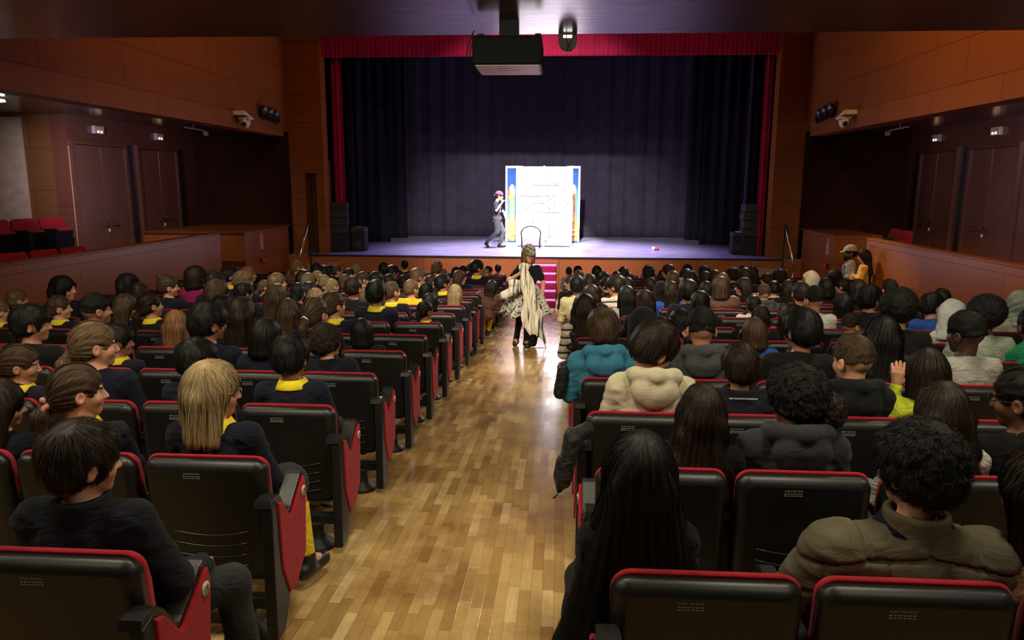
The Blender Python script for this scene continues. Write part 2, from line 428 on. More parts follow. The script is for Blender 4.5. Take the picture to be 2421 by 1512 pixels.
class MB:
    """collects boxes, prisms, tubes and lathes into one mesh"""
    def __init__(s):
        s.bm = bmesh.new()

    def box(s, x0, x1, y0, y1, z0, z1, bevel=0.0):
        r = bmesh.ops.create_cube(s.bm, size=1.0)
        vs = r['verts']
        for v in vs:
            v.co = ((x0 + x1) / 2 + v.co.x * (x1 - x0), (y0 + y1) / 2 + v.co.y * (y1 - y0), (z0 + z1) / 2 + v.co.z * (z1 - z0))
        if bevel:
            es = list({e for v in vs for e in v.link_edges})
            bmesh.ops.bevel(s.bm, geom=es, offset=bevel, segments=2, affect='EDGES', profile=0.5)
        return s

    def prism(s, pts, axis, a, b, bevel=0.0):
        """closed outline (2d) extruded along axis from a to b; pts given in the other two axes in x,y,z order"""
        def mk(p, t):
            if axis == 'x': return (t, p[0], p[1])
            if axis == 'y': return (p[0], t, p[1])
            return (p[0], p[1], t)
        A = [s.bm.verts.new(mk(p, a)) for p in pts]; B = [s.bm.verts.new(mk(p, b)) for p in pts]
        n = len(pts)
        fs = [s.bm.faces.new(A), s.bm.faces.new(B[::-1])]
        for i in range(n):
            fs.append(s.bm.faces.new((A[i], B[i], B[(i + 1) % n], A[(i + 1) % n])))
        bmesh.ops.recalc_face_normals(s.bm, faces=fs)
        if bevel:
            es = list({e for f in fs[:2] for e in f.edges})
            bmesh.ops.bevel(s.bm, geom=es, offset=bevel, segments=2, affect='EDGES', profile=0.5)
        return s

    def tube(s, pts, r, seg=8, closed=False):
        pts = [Vector(p) for p in pts]
        rings = []
        n = len(pts)
        for i, p in enumerate(pts):
            if closed: d = pts[(i + 1) % n] - pts[i - 1]
            else: d = (pts[min(i + 1, n - 1)] - pts[max(i - 1, 0)])
            d.normalize()
            a = d.orthogonal().normalized() if not rings else (rings[-1][1] - d * rings[-1][1].dot(d)).normalized()
            b = d.cross(a)
            rr = r[i] if isinstance(r, (list, tuple)) else r
            rings.append(([s.bm.verts.new(p + a * rr * math.cos(2 * PI * k / seg) + b * rr * math.sin(2 * PI * k / seg)) for k in range(seg)], a))
        m = n if closed else n - 1
        for i in range(m):
            A, B = rings[i][0], rings[(i + 1) % n][0]
            for k in range(seg):
                s.bm.faces.new((A[k], A[(k + 1) % seg], B[(k + 1) % seg], B[k])).smooth = True
        if not closed:
            s.bm.faces.new(rings[0][0][::-1]); s.bm.faces.new(rings[-1][0])
        return s

    def lathe(s, prof, c=(0, 0, 0), seg=24, axis='z'):
        rings = []
        for (r, h) in prof:
            ring = []
            for k in range(seg):
                a = 2 * PI * k / seg
                x, y = r * math.cos(a), r * math.sin(a)
                p = (x, y, h) if axis == 'z' else ((h, x, y) if axis == 'x' else (x, h, y))
                ring.append(s.bm.verts.new((c[0] + p[0], c[1] + p[1], c[2] + p[2])))
            rings.append(ring)
        fs = []
        for A, B in zip(rings[:-1], rings[1:]):
            for k in range(seg):
                f = s.bm.faces.new((A[k], A[(k + 1) % seg], B[(k + 1) % seg], B[k])); f.smooth = True; fs.append(f)
        if prof[0][0] > 1e-6: fs.append(s.bm.faces.new(rings[0][::-1]))
        if prof[-1][0] > 1e-6: fs.append(s.bm.faces.new(rings[-1]))
        bmesh.ops.recalc_face_normals(s.bm, faces=fs)
        return s

    def sphere(s, c, r, seg=16, scale=(1, 1, 1)):
        res = bmesh.ops.create_uvsphere(s.bm, u_segments=seg, v_segments=max(6, seg // 2), radius=r)
        for v in res['verts']:
            v.co = Vector((c[0] + v.co.x * scale[0], c[1] + v.co.y * scale[1], c[2] + v.co.z * scale[2]))
            for f in v.link_faces: f.smooth = True
        return s

    def mesh(s, name):
        me = bpy.data.meshes.new(name)
        s.bm.normal_update(); s.bm.to_mesh(me); s.bm.free()
        return me

    def build(s, name, mat, parent=None, loc=None, rot=None):
        return obj(name, s.mesh(name), mat, parent, loc, rot)


def text_mesh(txt, size, depth=0.001):
    cu = bpy.data.curves.new('lettering', 'FONT'); cu.body = txt; cu.size = size; cu.extrude = depth
    cu.align_x = 'CENTER'; cu.align_y = 'CENTER'; cu.resolution_u = 2
    o = bpy.data.objects.new('lettering', cu); C.objects.link(o)
    dg = bpy.context.evaluated_depsgraph_get()
    me = bpy.data.meshes.new_from_object(o.evaluated_get(dg))
    bpy.data.objects.remove(o)
    me.materials.clear()
    return me


def rounded_rect(w, z0, z1, rt, rb, seg=5):
    """outline in x,z, counter-clockwise, rounded top (rt) and bottom (rb) corners"""
    pts = []
    for cx, cz, r, a0 in ((w / 2 - rb, z0 + rb, rb, -90), (w / 2 - rt, z1 - rt, rt, 0), (-w / 2 + rt, z1 - rt, rt, 90), (-w / 2 + rb, z0 + rb, rb, 180)):
        for i in range(seg + 1):
            a = math.radians(a0 + 90 * i / seg)
            pts.append((cx + r * math.cos(a), cz + r * math.sin(a)))
    return pts


def loft(rings):
    """rings of equal point counts -> capped mesh data"""
    n = len(rings[0]); v = [p for r in rings for p in r]
    bm = bmesh.new(); vs = [bm.verts.new(p) for p in v]
    fs = []
    for i in range(len(rings) - 1):
        for k in range(n):
            f = bm.faces.new((vs[i * n + k], vs[i * n + (k + 1) % n], vs[(i + 1) * n + (k + 1) % n], vs[(i + 1) * n + k])); f.smooth = True; fs.append(f)
    fs.append(bm.faces.new(vs[:n][::-1])); fs.append(bm.faces.new(vs[-n:]))
    bmesh.ops.recalc_face_normals(bm, faces=fs)
    return bm

# ------------------------------------------------------------------ distance-field modelling (numpy)
A3 = lambda *a: np.array(a, np.float32)


def ell(P, c, r):
    q = P - A3(*c); r = A3(*r)
    k0 = np.linalg.norm(q / r, axis=1); k1 = np.linalg.norm(q / (r * r), axis=1) + 1e-9
    return k0 * (k0 - 1) / k1


def cap(P, a, b, ra, rb=None):
    rb = ra if rb is None else rb
    a = A3(*a); b = A3(*b); ba = b - a
    pa = P - a
    h = np.clip(pa @ ba / (ba @ ba + 1e-9), 0, 1)
    return np.linalg.norm(pa - h[:, None] * ba, axis=1) - (ra + (rb - ra) * h)


def rbox(P, c, h, r=0.0, R=None):
    q = P - A3(*c)
    if R is not None: q = q @ R
    q = np.abs(q) - (A3(*h) - r)
    return np.linalg.norm(np.maximum(q, 0), axis=1) + np.minimum(q.max(1), 0) - r


def smin(a, b, k):
    h = np.clip(0.5 + 0.5 * (b - a) / k, 0, 1)
    return b + (a - b) * h - k * h * (1 - h)


def smax(a, b, k): return -smin(-a, -b, k)


def wob(P, f, seed=0.0):
    x, y, z = P[:, 0] * f + seed, P[:, 1] * f + seed * 1.7, P[:, 2] * f - seed * 0.6
    return (np.sin(x + 1.3 * np.sin(y * 1.1)) + np.sin(y * 1.2 + 1.7 * np.sin(z * 0.9 + 0.5)) + np.sin(z * 1.1 + 1.5 * np.sin(x * 1.3 + 1.1))) / 3


_CORN = np.array([(i, j, k) for i in (0, 1) for j in (0, 1) for k in (0, 1)])
_EDGES = [(a, b) for a in range(8) for b in range(a + 1, 8) if np.abs(_CORN[a] - _CORN[b]).sum() == 1]


def sdf_mesh(f, lo, hi, h, newton=1):
    """surface nets over a sparse grid -> verts, quads"""
    lo = A3(*lo); hi = A3(*hi)
    B = 4
    nb = np.ceil((hi - lo) / (h * B)).astype(int) + 1
    bi = np.stack(np.meshgrid(*[np.arange(n) for n in nb], indexing='ij'), -1).reshape(-1, 3)
    dc = f((lo + (bi + 0.5 - 0.5 / B) * (h * B)).astype(np.float32))
    near = np.abs(dc) < h * B * 1.75
    n = nb * B
    G = np.repeat(np.repeat(np.repeat(np.where(dc < 0, -1.0, 1.0).reshape(nb).astype(np.float32), B, 0), B, 1), B, 2)
    off = np.stack(np.meshgrid(*[np.arange(B)] * 3, indexing='ij'), -1).reshape(-1, 3)
    idx = (bi[near][:, None, :] * B + off[None]).reshape(-1, 3)
    G[idx[:, 0], idx[:, 1], idx[:, 2]] = f((lo + idx * h).astype(np.float32))
    S = G < 0
    cs = [S[i:n[0] - 1 + i, j:n[1] - 1 + j, k:n[2] - 1 + k] for i, j, k in _CORN]
    cnt = sum(c.astype(np.int8) for c in cs)
    act = np.argwhere((cnt > 0) & (cnt < 8))
    if len(act) == 0: return np.zeros((0, 3)), np.zeros((0, 4), int)
    vals = np.stack([G[act[:, 0] + i, act[:, 1] + j, act[:, 2] + k] for i, j, k in _CORN], 1)
    ps = np.zeros((len(act), 3)); ct = np.zeros(len(act))
    for a, b in _EDGES:
        va, vb = vals[:, a], vals[:, b]
        m = (va < 0) != (vb < 0)
        t = np.where(m, va / (va - vb + 1e-12), 0)
        ps += np.where(m[:, None], _CORN[a] + (_CORN[b] - _CORN[a]) * t[:, None], 0); ct += m
    V = lo + (act + ps / ct[:, None]) * h
    ID = -np.ones(n - 1, int); ID[act[:, 0], act[:, 1], act[:, 2]] = np.arange(len(act))
    quads = []
    for ax in range(3):
        o1, o2 = (ax + 1) % 3, (ax + 2) % 3
        sl0 = [slice(1, -1)] * 3; sl1 = [slice(1, -1)] * 3
        sl0[ax] = slice(0, -1); sl1[ax] = slice(1, None)
        ch = S[tuple(sl0)] != S[tuple(sl1)]
        e = np.argwhere(ch)
        if len(e) == 0: continue
        base = e.copy(); base[:, o1] += 1; base[:, o2] += 1
        inside = S[base[:, 0], base[:, 1], base[:, 2]]
        def cell(d1, d2):
            c = base.copy(); c[:, o1] -= d1; c[:, o2] -= d2
            return ID[c[:, 0], c[:, 1], c[:, 2]]
        q = np.stack([cell(1, 1), cell(0, 1), cell(0, 0), cell(1, 0)], 1)
        q = np.where(inside[:, None], q, q[:, ::-1])
        quads.append(q[(q >= 0).all(1)])
    Q = np.concatenate(quads) if quads else np.zeros((0, 4), int)
    for _ in range(newton):
        d, g = grad(f, V, h * 0.4)
        V = V - g * np.clip(d, -h, h)[:, None] * 0.9
    return V, Q


def grad(f, V, e):
    V = V.astype(np.float32)
    d = f(V)
    g = np.stack([f(V + A3(e, 0, 0)) - d, f(V + A3(0, e, 0)) - d, f(V + A3(0, 0, e)) - d], 1)
    return d, g / (np.linalg.norm(g, axis=1, keepdims=True) + 1e-9)


def rotm(yaw=0.0, pitch=0.0, roll=0.0):
    """head turn: yaw + looks to +x, pitch + looks up, roll + tips toward +x; degrees; columns = local axes"""
    y, p, r = map(math.radians, (yaw, pitch, roll))
    Rz = np.array([[math.cos(y), math.sin(y), 0], [-math.sin(y), math.cos(y), 0], [0, 0, 1]])
    Rx = np.array([[1, 0, 0], [0, math.cos(p), -math.sin(p)], [0, math.sin(p), math.cos(p)]])
    Ry = np.array([[math.cos(r), 0, math.sin(r)], [0, 1, 0], [-math.sin(r), 0, math.cos(r)]])
    return (Rz @ Ry @ Rx).astype(np.float32)


# ------------------------------------------------------------------ people
def pose_sit(yaw=0, pitch=0, roll=0, **kw):
    p = dict(pelvis=(0, .24, .50), chest=(0, .215, .70), neck=(0, .215, .862), head=(0, .235, 1.0), R=rotm(yaw, pitch, roll),
             sh=[(-.15, .215, .815), (.15, .215, .815)], el=[(-.205, .27, .60), (.205, .27, .60)], wr=[(-.10, .46, .535), (.10, .46, .535)],
             hd=[(.35, .9, -.25), (-.35, .9, -.25)], hp=[(-.085, .24, .49), (.085, .24, .49)], kn=[(-.10, .60, .49), (.10, .60, .49)],
             an=[(-.10, .62, .095), (.10, .62, .095)], toe=[(-.11, .74, .045), (.11, .74, .045)], curl=0.7)
    p.update(kw)
    return p


def hand_sdf(P, w, d, side, curl=0.7, up=(0, 0, 1), s=1.0):
    """palm, four fingers of different length bent at the knuckles, thumb from the side of the palm"""
    d = np.array(d, float); d /= np.linalg.norm(d)
    n = np.array(up, float); n -= d * (n @ d); n /= np.linalg.norm(n) + 1e-9     # back of the hand
    t = np.cross(d, n) * side                                                     # toward the thumb... side of the palm
    w = np.array(w, float)
    o = cap(P, w, w + d * .02 * s, .020 * s, .022 * s)
    for k in (-1.0, -.33, .33, 1.0):
        b = w + d * .068 * s + t * .026 * k * s
        o = smin(o, cap(P, w + d * .015 * s + t * .012 * k * s, b, .013 * s, .0105 * s), .012)
    for k, L in ((-1.0, .052), (-.33, .066), (.33, .072), (1.0, .064)):
        b = w + d * .068 * s + t * .026 * k * s
        a1 = curl * .9; a2 = curl * 1.8
        m = b + (d * math.cos(a1) - n * math.sin(a1)) * L * .55 * s + t * .004 * k * s
        e = m + (d * math.cos(a2) - n * math.sin(a2)) * L * .5 * s
        o = np.minimum(smin(o, cap(P, b, m, .0098 * s, .0088 * s), .005), cap(P, m, e, .0088 * s, .0072 * s))
    b = w + d * .022 * s + t * .024 * s
    m = b + (d * .6 + t * .75 - n * .25) * .036 * s
    e = m + (d * .9 + t * .15 - n * .45) * .030 * s
    return np.minimum(smin(o, cap(P, b, m, .0125 * s, .0105 * s), .010), cap(P, m, e, .0105 * s, .0085 * s))


def head_sdf(Q, beard=False):
    o = ell(Q, (0, -.014, .030), (.074, .095, .092))
    o = smin(o, ell(Q, (0, .028, -.045), (.054, .060, .060)), .045)
    o = smin(o, ell(Q, (0, .062, -.090), (.021, .019, .017)), .030)
    for s in (-1, 1):
        o = smin(o, ell(Q, (s * .036, .058, -.030), (.024, .022, .022)), .025)
        o = smax(o, -ell(Q, (s * .031, .096, .002), (.019, .016, .010)), .012)
        o = smin(o, np.linalg.norm(Q - A3(s * .030, .0765, .001), axis=1) - .0125, .002)
        q = Q - A3(s * .079, -.008, -.012)
        ear = np.maximum(ell(q, (0, 0, 0), (.011, .020, .031)), -ell(q, (s * .010, .004, .002), (.008, .010, .017)))
        o = smin(o, ear, .006)
    o = smin(o, cap(Q, (-.042, .078, .020), (.042, .078, .020), .007), .018)
    o = smin(o, cap(Q, (0, .086, .004), (0, .104, -.030), .007, .011), .012)
    for s in (-1, 1): o = smin(o, np.linalg.norm(Q - A3(s * .011, .094, -.034), axis=1) - .007, .006)
    o = smin(o, ell(Q, (0, .083, -.058), (.021, .010, .0045)), .006)
    o = smin(o, ell(Q, (0, .081, -.068), (.018, .010, .0050)), .006)
    return o


def body_fn(p, hands=True, inset=0.0):
    hc = A3(*p['head']); R = p['R']

    def f(P):
        o = head_sdf((P - hc) @ R)
        nb = hc + R @ A3(0, -.022, -.07)
        o = smin(o, cap(P, nb, p['neck'], .044, .050), .022)
        t = ell(P, p['chest'], (.135, .085, .165))
        t = smin(t, ell(P, p['pelvis'], (.135, .105, .12)), .06)
        t = smin(t, cap(P, p['sh'][0], p['sh'][1], .045), .05)
        o = smin(o, t, .035)
        for i, s in ((0, -1), (1, 1)):
            o = smin(o, smin(cap(P, p['sh'][i], p['el'][i], .040, .033), cap(P, p['el'][i], p['wr'][i], .033, .022), .015), .03)
            o = smin(o, smin(cap(P, p['hp'][i], p['kn'][i], .068, .050), cap(P, p['kn'][i], p['an'][i], .048, .032), .02), .04)
            o = smin(o, cap(P, p['an'][i], p['toe'][i], .034, .024), .02)
            if hands: o = smin(o, hand_sdf(P, p['wr'][i], p['hd'][i], -s, p['curl'] if not isinstance(p['curl'], tuple) else p['curl'][i], p.get('up', [(0, 0, 1)] * 2)[i]), .012)
        return o
    return f


def bounds(p, m=.16):
    pts = np.array([p['pelvis'], p['head'], *p['sh'], *p['el'], *p['wr'], *p['kn'], *p['an'], *p['toe']])
    return pts.min(0) - m, pts.max(0) + m


def body_mesh(name, p, h=.008):
    f = body_fn(p); lo, hi = bounds(p)
    V, Q = sdf_mesh(f, lo, hi, h)
    L = (V - A3(*p['head'])) @ p['R']
    mi = np.zeros(len(V), int)
    for s in (-1, 1):
        e = np.linalg.norm(L - A3(s * .030, .0765, .001), axis=1)
        ir = np.linalg.norm((L - A3(s * .030, .089, .001)) * A3(1, .5, 1), axis=1)
        mi[(e < .0140) & (L[:, 1] > .080)] = 1
        mi[(ir < .0066)] = 2
    mi[(np.abs(L[:, 0]) < .021) & (np.abs(L[:, 2] + .063) < .009) & (L[:, 1] > .082)] = 3
    mi[(np.abs(np.abs(L[:, 0]) - .031) < .019) & (np.abs(L[:, 2] - .021 + .12 * np.abs(np.abs(L[:, 0]) - .031)) < .0055) & (L[:, 1] > .066)] = 2
    fm = np.array([np.bincount(r, minlength=4).argmax() for r in mi[Q]]) if len(Q) < 1 else np.where((mi[Q] == mi[Q][:, :1]).sum(1) >= 3, mi[Q][:, 0], np.sort(mi[Q], 1)[:, 1])
    return raw_mesh(name, V, Q, mi=fm)


def jumper_fn(p, kind='jumper', seed=0.0):
    hc = A3(*p['head'])
    fat = dict(jumper=.0, tee=-.004, hoodie=.008, puffer=.030, coat=.016)[kind]
    slv = .45 if kind == 'tee' else 1.0

    def f(P):
        t = ell(P, p['chest'], (.150 + fat, .100 + fat, .170))
        t = smin(t, ell(P, p['pelvis'], (.145 + fat, .120 + fat, .125)), .07)
        t = smin(t, cap(P, p['sh'][0], p['sh'][1], .050 + fat * .8), .05)
        nk = A3(*p['neck'])
        t = smin(t, cap(P, nk - A3(0, 0, .06), nk - A3(0, 0, .012), .075, .060), .03)
        for i in (0, 1):
            a, e, w = map(lambda k: A3(*p[k][i]), ('sh', 'el', 'wr'))
            if kind == 'tee':
                arm = cap(P, a, a + (e - a) * .62, .053, .052)
            else:
                arm = smin(cap(P, a, e, .052 + fat, .043 + fat), cap(P, e, w, .043 + fat, .033 + fat * .6), .02)
            t = smin(t, arm, .035)
        # neck opening and sleeve ends
        t = smax(t, -(cap(P, nk - A3(0, -.01, .012), nk + A3(0, .02, .25), .052, .056)), .008)
        if kind != 'tee':
            for i in (0, 1):
                w, e = A3(*p['wr'][i]), A3(*p['el'][i]); d = (w - e) / np.linalg.norm(w - e)
                t = np.maximum(t, np.where(np.linalg.norm(P - w, axis=1) < .075, (P - w) @ d - .006, -1))
        t = t + .0022 * wob(P, 26, seed) - .0045 * (1 - np.abs(wob(P * A3(1, 1, 1.7), 17, seed + 4))) ** 4 + .0030 * wob(P * A3(1, .8, 2.2) + .03 * np.abs(P[:, :1]), 48, seed + 2)
        if kind == 'puffer':
            w_ = wob(P, 9, seed)
            s1 = np.abs(np.sin((P[:, 2] + .12 * np.abs(P[:, 0]) + .015 * w_) * PI / .088))
            row_ = np.floor((P[:, 2] + .12 * np.abs(P[:, 0]) + .015 * w_) / .088)
            s2 = np.abs(np.sin((P[:, 0] + .05 * (row_ % 3) + .012 * w_) * PI / .15))
            t = t + .014 * np.exp(-(s1 / .20) ** 2) + .009 * np.exp(-(s2 / .14) ** 2) - .004
        if kind in ('hoodie',):
            # folded hood lying behind the neck
            h1 = ell(P, nk + A3(0, -.105, -.030), (.112, .060, .088))
            path = [(-.065, .085, -.055), (-.094, .0, .010), (-.088, -.080, .036), (0, -.130, .046), (.088, -.080, .036), (.094, .0, .010), (.065, .085, -.055)]
            rim = None
            for a_, b_ in zip(path[:-1], path[1:]):
                c_ = cap(P, nk + A3(*a_), nk + A3(*b_), .036); rim = c_ if rim is None else smin(rim, c_, .02)
            hollow = ell(P, nk + A3(0, -.030, .075), (.078, .085, .062))
            h1 = smax(h1, -hollow, .02)
            h1 = h1 + .0020 * np.sin(rim * 95 + 2.5 * wob(P, 10, seed)) * np.clip(rim * 25, 0, 1)
            h1 = smin(h1, rim, .008) + .003 * wob(P * A3(1.6, 1, 1), 26, seed + 1)
            t = smin(t, h1, .006)
        if kind in ('coat', 'puffer'):
            c = np.abs(np.linalg.norm((P - nk - A3(0, -.005, 0))[:, :2], axis=1) - .074) - .011
            c = smax(c, np.abs(P[:, 2] - nk[2] - .005) - .034, .012)
            t = smin(t, c, .012)
        return t
    return f


def jumper_mesh(name, p, kind='jumper', h=.011, seed=0.0):
    lo, hi = bounds(p, .2 if kind != 'hoodie' else .32)
    return raw_mesh(name, *sdf_mesh(jumper_fn(p, kind, seed), lo, hi, h))


def legs_mesh(name, p, kind='trousers', h=.013):
    def f(P):
        o = ell(P, p['pelvis'], (.150, .125, .10))
        for i in (0, 1):
            hp, kn, an = (A3(*p[k][i]) for k in ('hp', 'kn', 'an'))
            if kind == 'tights':
                o = smin(o, smin(cap(P, hp, kn, .078, .056), cap(P, kn, an - A3(0, 0, .02), .054, .040), .02), .03)
            elif kind == 'skirt':
                o = smin(o, cap(P, hp, hp + (kn - hp) * .85, .092, .098), .05)
            else:
                l = smin(cap(P, hp, kn, .084, .066), cap(P, kn, an + A3(0, 0, .02), .062, .050), .02)
                o = smin(o, l, .04)
                d = (an - kn) / np.linalg.norm(an - kn)
                o = np.maximum(o, np.where(np.linalg.norm(P - an, axis=1) < .12, (P - an) @ d - .0, -1))
        return o + .004 * wob(P, 34, 1.0)
    lo, hi = bounds(p)
    return raw_mesh(name, *sdf_mesh(f, lo, hi, h))


def socks_mesh(name, p, h=.010, sides=(0, 1)):
    def f(P):
        o = np.full(len(P), 9.0, np.float32)
        for i in sides:
            kn, an = A3(*p['kn'][i]), A3(*p['an'][i])
            o = np.minimum(o, np.maximum(cap(P, kn + (an - kn) * .3, an, .050, .040), (P - (kn + (an - kn) * .3)) @ (-(an - kn) / np.linalg.norm(an - kn))))
        return o
    lo, hi = bounds(p)
    return raw_mesh(name, *sdf_mesh(f, lo, hi, h))


def shoes_mesh(name, p, h=.009, high=.0, sides=(0, 1)):
    def f(P):
        o = np.full(len(P), 9.0, np.float32)
        for i in sides:
            an, to = A3(*p['an'][i]), A3(*p['toe'][i])
            d = to - an; d[2] = 0; d /= np.linalg.norm(d) + 1e-9
            z = min(an[2], to[2])
            heel = an - d * .035; heel[2] = an[2] - .045
            s = smin(cap(P, heel, to, .042, .037), cap(P, an - A3(0, 0, .03), an + A3(0, 0, .012 + high), .045, .043), .02)
            s = smax(s, -(P[:, 2] - (to[2] - .040)) if abs(an[2] - to[2]) < .09 else s - 1, .006)
            o = np.minimum(o, s)
        return o
    lo, hi = bounds(p)
    return raw_mesh(name, *sdf_mesh(f, lo, hi, h))


def collar_mesh(name, p):
    """turned-down polo collar around the neck, open at the front"""
    nk = A3(*p['neck'])
    prof = [(.055, -.015), (.054, .018), (.058, .027), (.066, .027), (.095, -.018), (.090, -.024), (.064, .016), (.061, -.015)]
    V = []; F = []
    n = 26; m = len(prof)
    for i in range(n):
        a = math.radians(90 + 22 + (360 - 44) * i / (n - 1))
        for r, z in prof:
            fl = 1 + .05 * math.sin(3 * a + 1)
            V.append((nk[0] + r * fl * 1.05 * math.cos(a), nk[1] + .004 + r * math.sin(a) * .96, nk[2] + z - .012 * (math.sin(a) > .5) * (r > .07)))
    for i in range(n - 1):
        for k in range(m):
            F.append((i * m + k, i * m + (k + 1) % m, (i + 1) * m + (k + 1) % m, (i + 1) * m + k))
    me = raw_mesh(name, V, F)
    bm = bmesh.new(); bm.from_mesh(me)
    bm.verts.ensure_lookup_table()
    bm.faces.new([bm.verts[k] for k in range(m)]); bm.faces.new([bm.verts[(n - 1) * m + k] for k in range(m)])
    bmesh.ops.recalc_face_normals(bm, faces=bm.faces[:]); bm.to_mesh(me); bm.free()
    return me


# ---- hair, modelled in head space: cap volume + strand ribbons riding on it
def hair_fn(style, seed=0.0):
    cc = (0, -.014, .030)

    def capf(Q, t, neck=-.055, ears=True, fr=.045, frz=.050):
        o = ell(Q, cc, (.074 + t, .095 + t, .092 + t))
        o = smin(o, ell(Q, (0, -.055, -.02), (.060 + t * .8, .050 + t * .6, .055)), .03)
        face = ell(Q, (0, .135, -.045), (.088, .105, .100))
        face = np.maximum(face, Q[:, 2] - frz - .02)
        o = smax(o, -face, .012)
        o = smax(o, neck - Q[:, 2] + .25 * Q[:, 1], .015)
        if ears:
            for s in (-1, 1): o = smax(o, -ell(Q, (s * .088, .012, -.022), (.030, .034, .044)), .010)
        return o

    def f(Q):
        x, y, z = Q[:, 0], Q[:, 1], Q[:, 2]
        if style == 'S':
            o = capf(Q, .012) + .003 * wob(Q, 70, seed)
        elif style == 'Z':
            o = capf(Q, .004)
        elif style == 'F':
            o = smax(capf(Q, .0025, -.02), -.012 - z - .2 * y, .01)
            o = smin(o, smax(ell(Q, (0, -.008, .040), (.080, .104, .102)), .030 - z - .10 * y, .02), .010) + .004 * wob(Q, 60, seed)
        elif style == 'B':
            o = capf(Q, .019, -.060, True)
            fr = smax(ell(Q, (0, .020, .052), (.080, .085, .062)), .020 - z, .010)
            o = smin(o, fr, .015) + .004 * wob(Q * A3(1, 1, .5), 75, seed)
        elif style in 'C':
            o = capf(Q, .026, -.065, False)
            o = smin(o, smax(ell(Q, (0, .030, .062), (.080, .080, .060)), .022 - z, .010), .015)
            o = o + .0055 * wob(Q, 80, seed) + .0045 * wob(Q, 150, seed + 3)
        elif style == 'A':
            o = ell(Q, (0, -.030, .036), (.110, .116, .110))
            o = smax(o, -ell(Q, (0, .150, -.055), (.080, .115, .095)), .02) + .004 * wob(Q, 110, seed) + .003 * wob(Q, 240, seed)
        elif style == 'M':
            o = capf(Q, .018, -.09, False)
            sk = smax(cap(Q * A3(1, .95, 1), (0, -.022, .0), (0, -.026, -.110), .096, .102), -.125 - z, .03)
            sk = smax(sk, -ell(Q, (0, .105, -.060), (.074, .105, .130)), .02)
            sk = smax(sk, -cap(Q, (0, -.01, -.05), (0, -.0, -.3), .060), .015)
            o = smin(o, smax(sk, z - .05, .03), .03)
            o = smin(o, smax(ell(Q, (0, .022, .048), (.078, .080, .060)), .028 - z, .010), .012)
            o = o + .0016 * np.sin(np.arctan2(x, -y) * 26 + 3 * wob(Q, 22, seed)) + .003 * wob(Q * A3(1, 1, .4), 45, seed)
        elif style in ('L', 'W', 'V', 'N'):
            ln = dict(L=.30, W=.30, V=.52, N=.17)[style]
            o = capf(Q, .017, -.10, False)
            wv = .012 * np.sin(z * 46 + 2 * x * 20 + seed) if style in 'WN' else 0
            if style in 'VW':
                Q = Q * np.stack([1 / (1 + (2.45 if style == 'V' else 2.0) * np.clip(-z - .05, 0, .45)), np.ones_like(z), np.ones_like(z)], 1).astype(np.float32)
            cu = rbox(Q - np.stack([wv + 0 * x, 0 * x, 0 * x], 1).astype(np.float32) if style == 'W' else Q, (0, -.080 - 0, -.02 - ln / 2), (.092 + .10 * 0, .036, ln / 2 + .03), .034)
            cu = cu - .07 * np.clip(-z - .06, 0, .25) * .55
            if style == 'V': cu = cu - .05 * np.clip(-z - .10, 0, .5)
            sd = np.minimum(cap(Q, (-.074, -.005, .01), (-.098, -.02, -.20), .030, .020), cap(Q, (.074, -.005, .01), (.098, -.02, -.20), .030, .020))
            o = smin(smin(o, cu, .05), sd, .035)
            o = smax(o, -ell(Q, (0, .130, -.05), (.066, .110, .115)), .015)
            o = o + .0018 * np.sin(np.arctan2(x, -y - .02) * 27 + 3 * wob(Q * A3(1, 1, .35), 20, seed)) + .0045 * wob(Q * A3(1, 1, .35), 40, seed)
        elif style in ('P', 'H', 'K'):
            o = capf(Q, .010, -.060, True, frz=.060)
            o = smin(o, ell(Q, (0, -.085, -.035), (.040, .030, .030)), .04)
            if style == 'P':
                o = smin(o, smin(cap(Q, (0, -.118, -.040), (0, -.150, -.090), .017, .030), cap(Q, (0, -.150, -.09), (0.0, -.140, -.27), .030, .012), .02), .012)
            elif style == 'H':
                o = smin(o, ell(Q, (0, -.085, .110), (.040, .038, .036)) + .004 * wob(Q, 120, seed), .010)
            else:
                zz = np.clip(-z - .04, 0, .3)
                br = cap(Q, (0, -.112, -.04), (.03, -.130, -.25), .022, .010) - .006 * np.abs(np.sin(zz * 130))
                o = smin(o, br, .012)
                o = o + .0022 * np.sin(x * 210 + 2 * y * 20)
            o = o + .0022 * np.sin((np.arctan2(x, z + .04)) * 26 + 2 * wob(Q, 14, seed))
        elif style == 'J':      # wrapped headscarf falling to the shoulders
            o = ell(Q, (0, -.020, .026), (.092, .112, .110))
            o = smin(o, cap(Q, (0, -.010, -.06), (0, -.010, -.17), .085, .125), .05)
            o = smin(o, cap(Q, (.02, -.09, .02), (.05, -.13, -.22), .05, .07), .05)
            o = smax(o, -ell(Q, (0, .115, -.020), (.060, .085, .082)), .012)
            o = smax(o, -.19 - z, .02)
            o = o + .004 * np.sin(z * 60 + 26 * y + 10 * wob(Q, 8, seed)) + .003 * wob(Q, 40, seed)
        elif style == 'O':      # raised hood
            o = ell(Q, (0, -.026, .025), (.108, .128, .122))
            o = smin(o, cap(Q, (0, -.03, -.08), (0, -.03, -.19), .100, .130), .06)
            o = smax(o, -ell(Q, (0, .125, -.015), (.072, .110, .095)), .015)
            o = smax(o, -.20 - z, .02) + .005 * wob(Q, 34, seed)
        else:
            o = capf(Q, .012)
        return o
    return f


HB = dict(L=((-.24, -.24, -.40), (.24, .16, .18)), W=((-.24, -.24, -.40), (.24, .16, .18)), V=((-.30, -.24, -.62), (.30, .16, .18)))


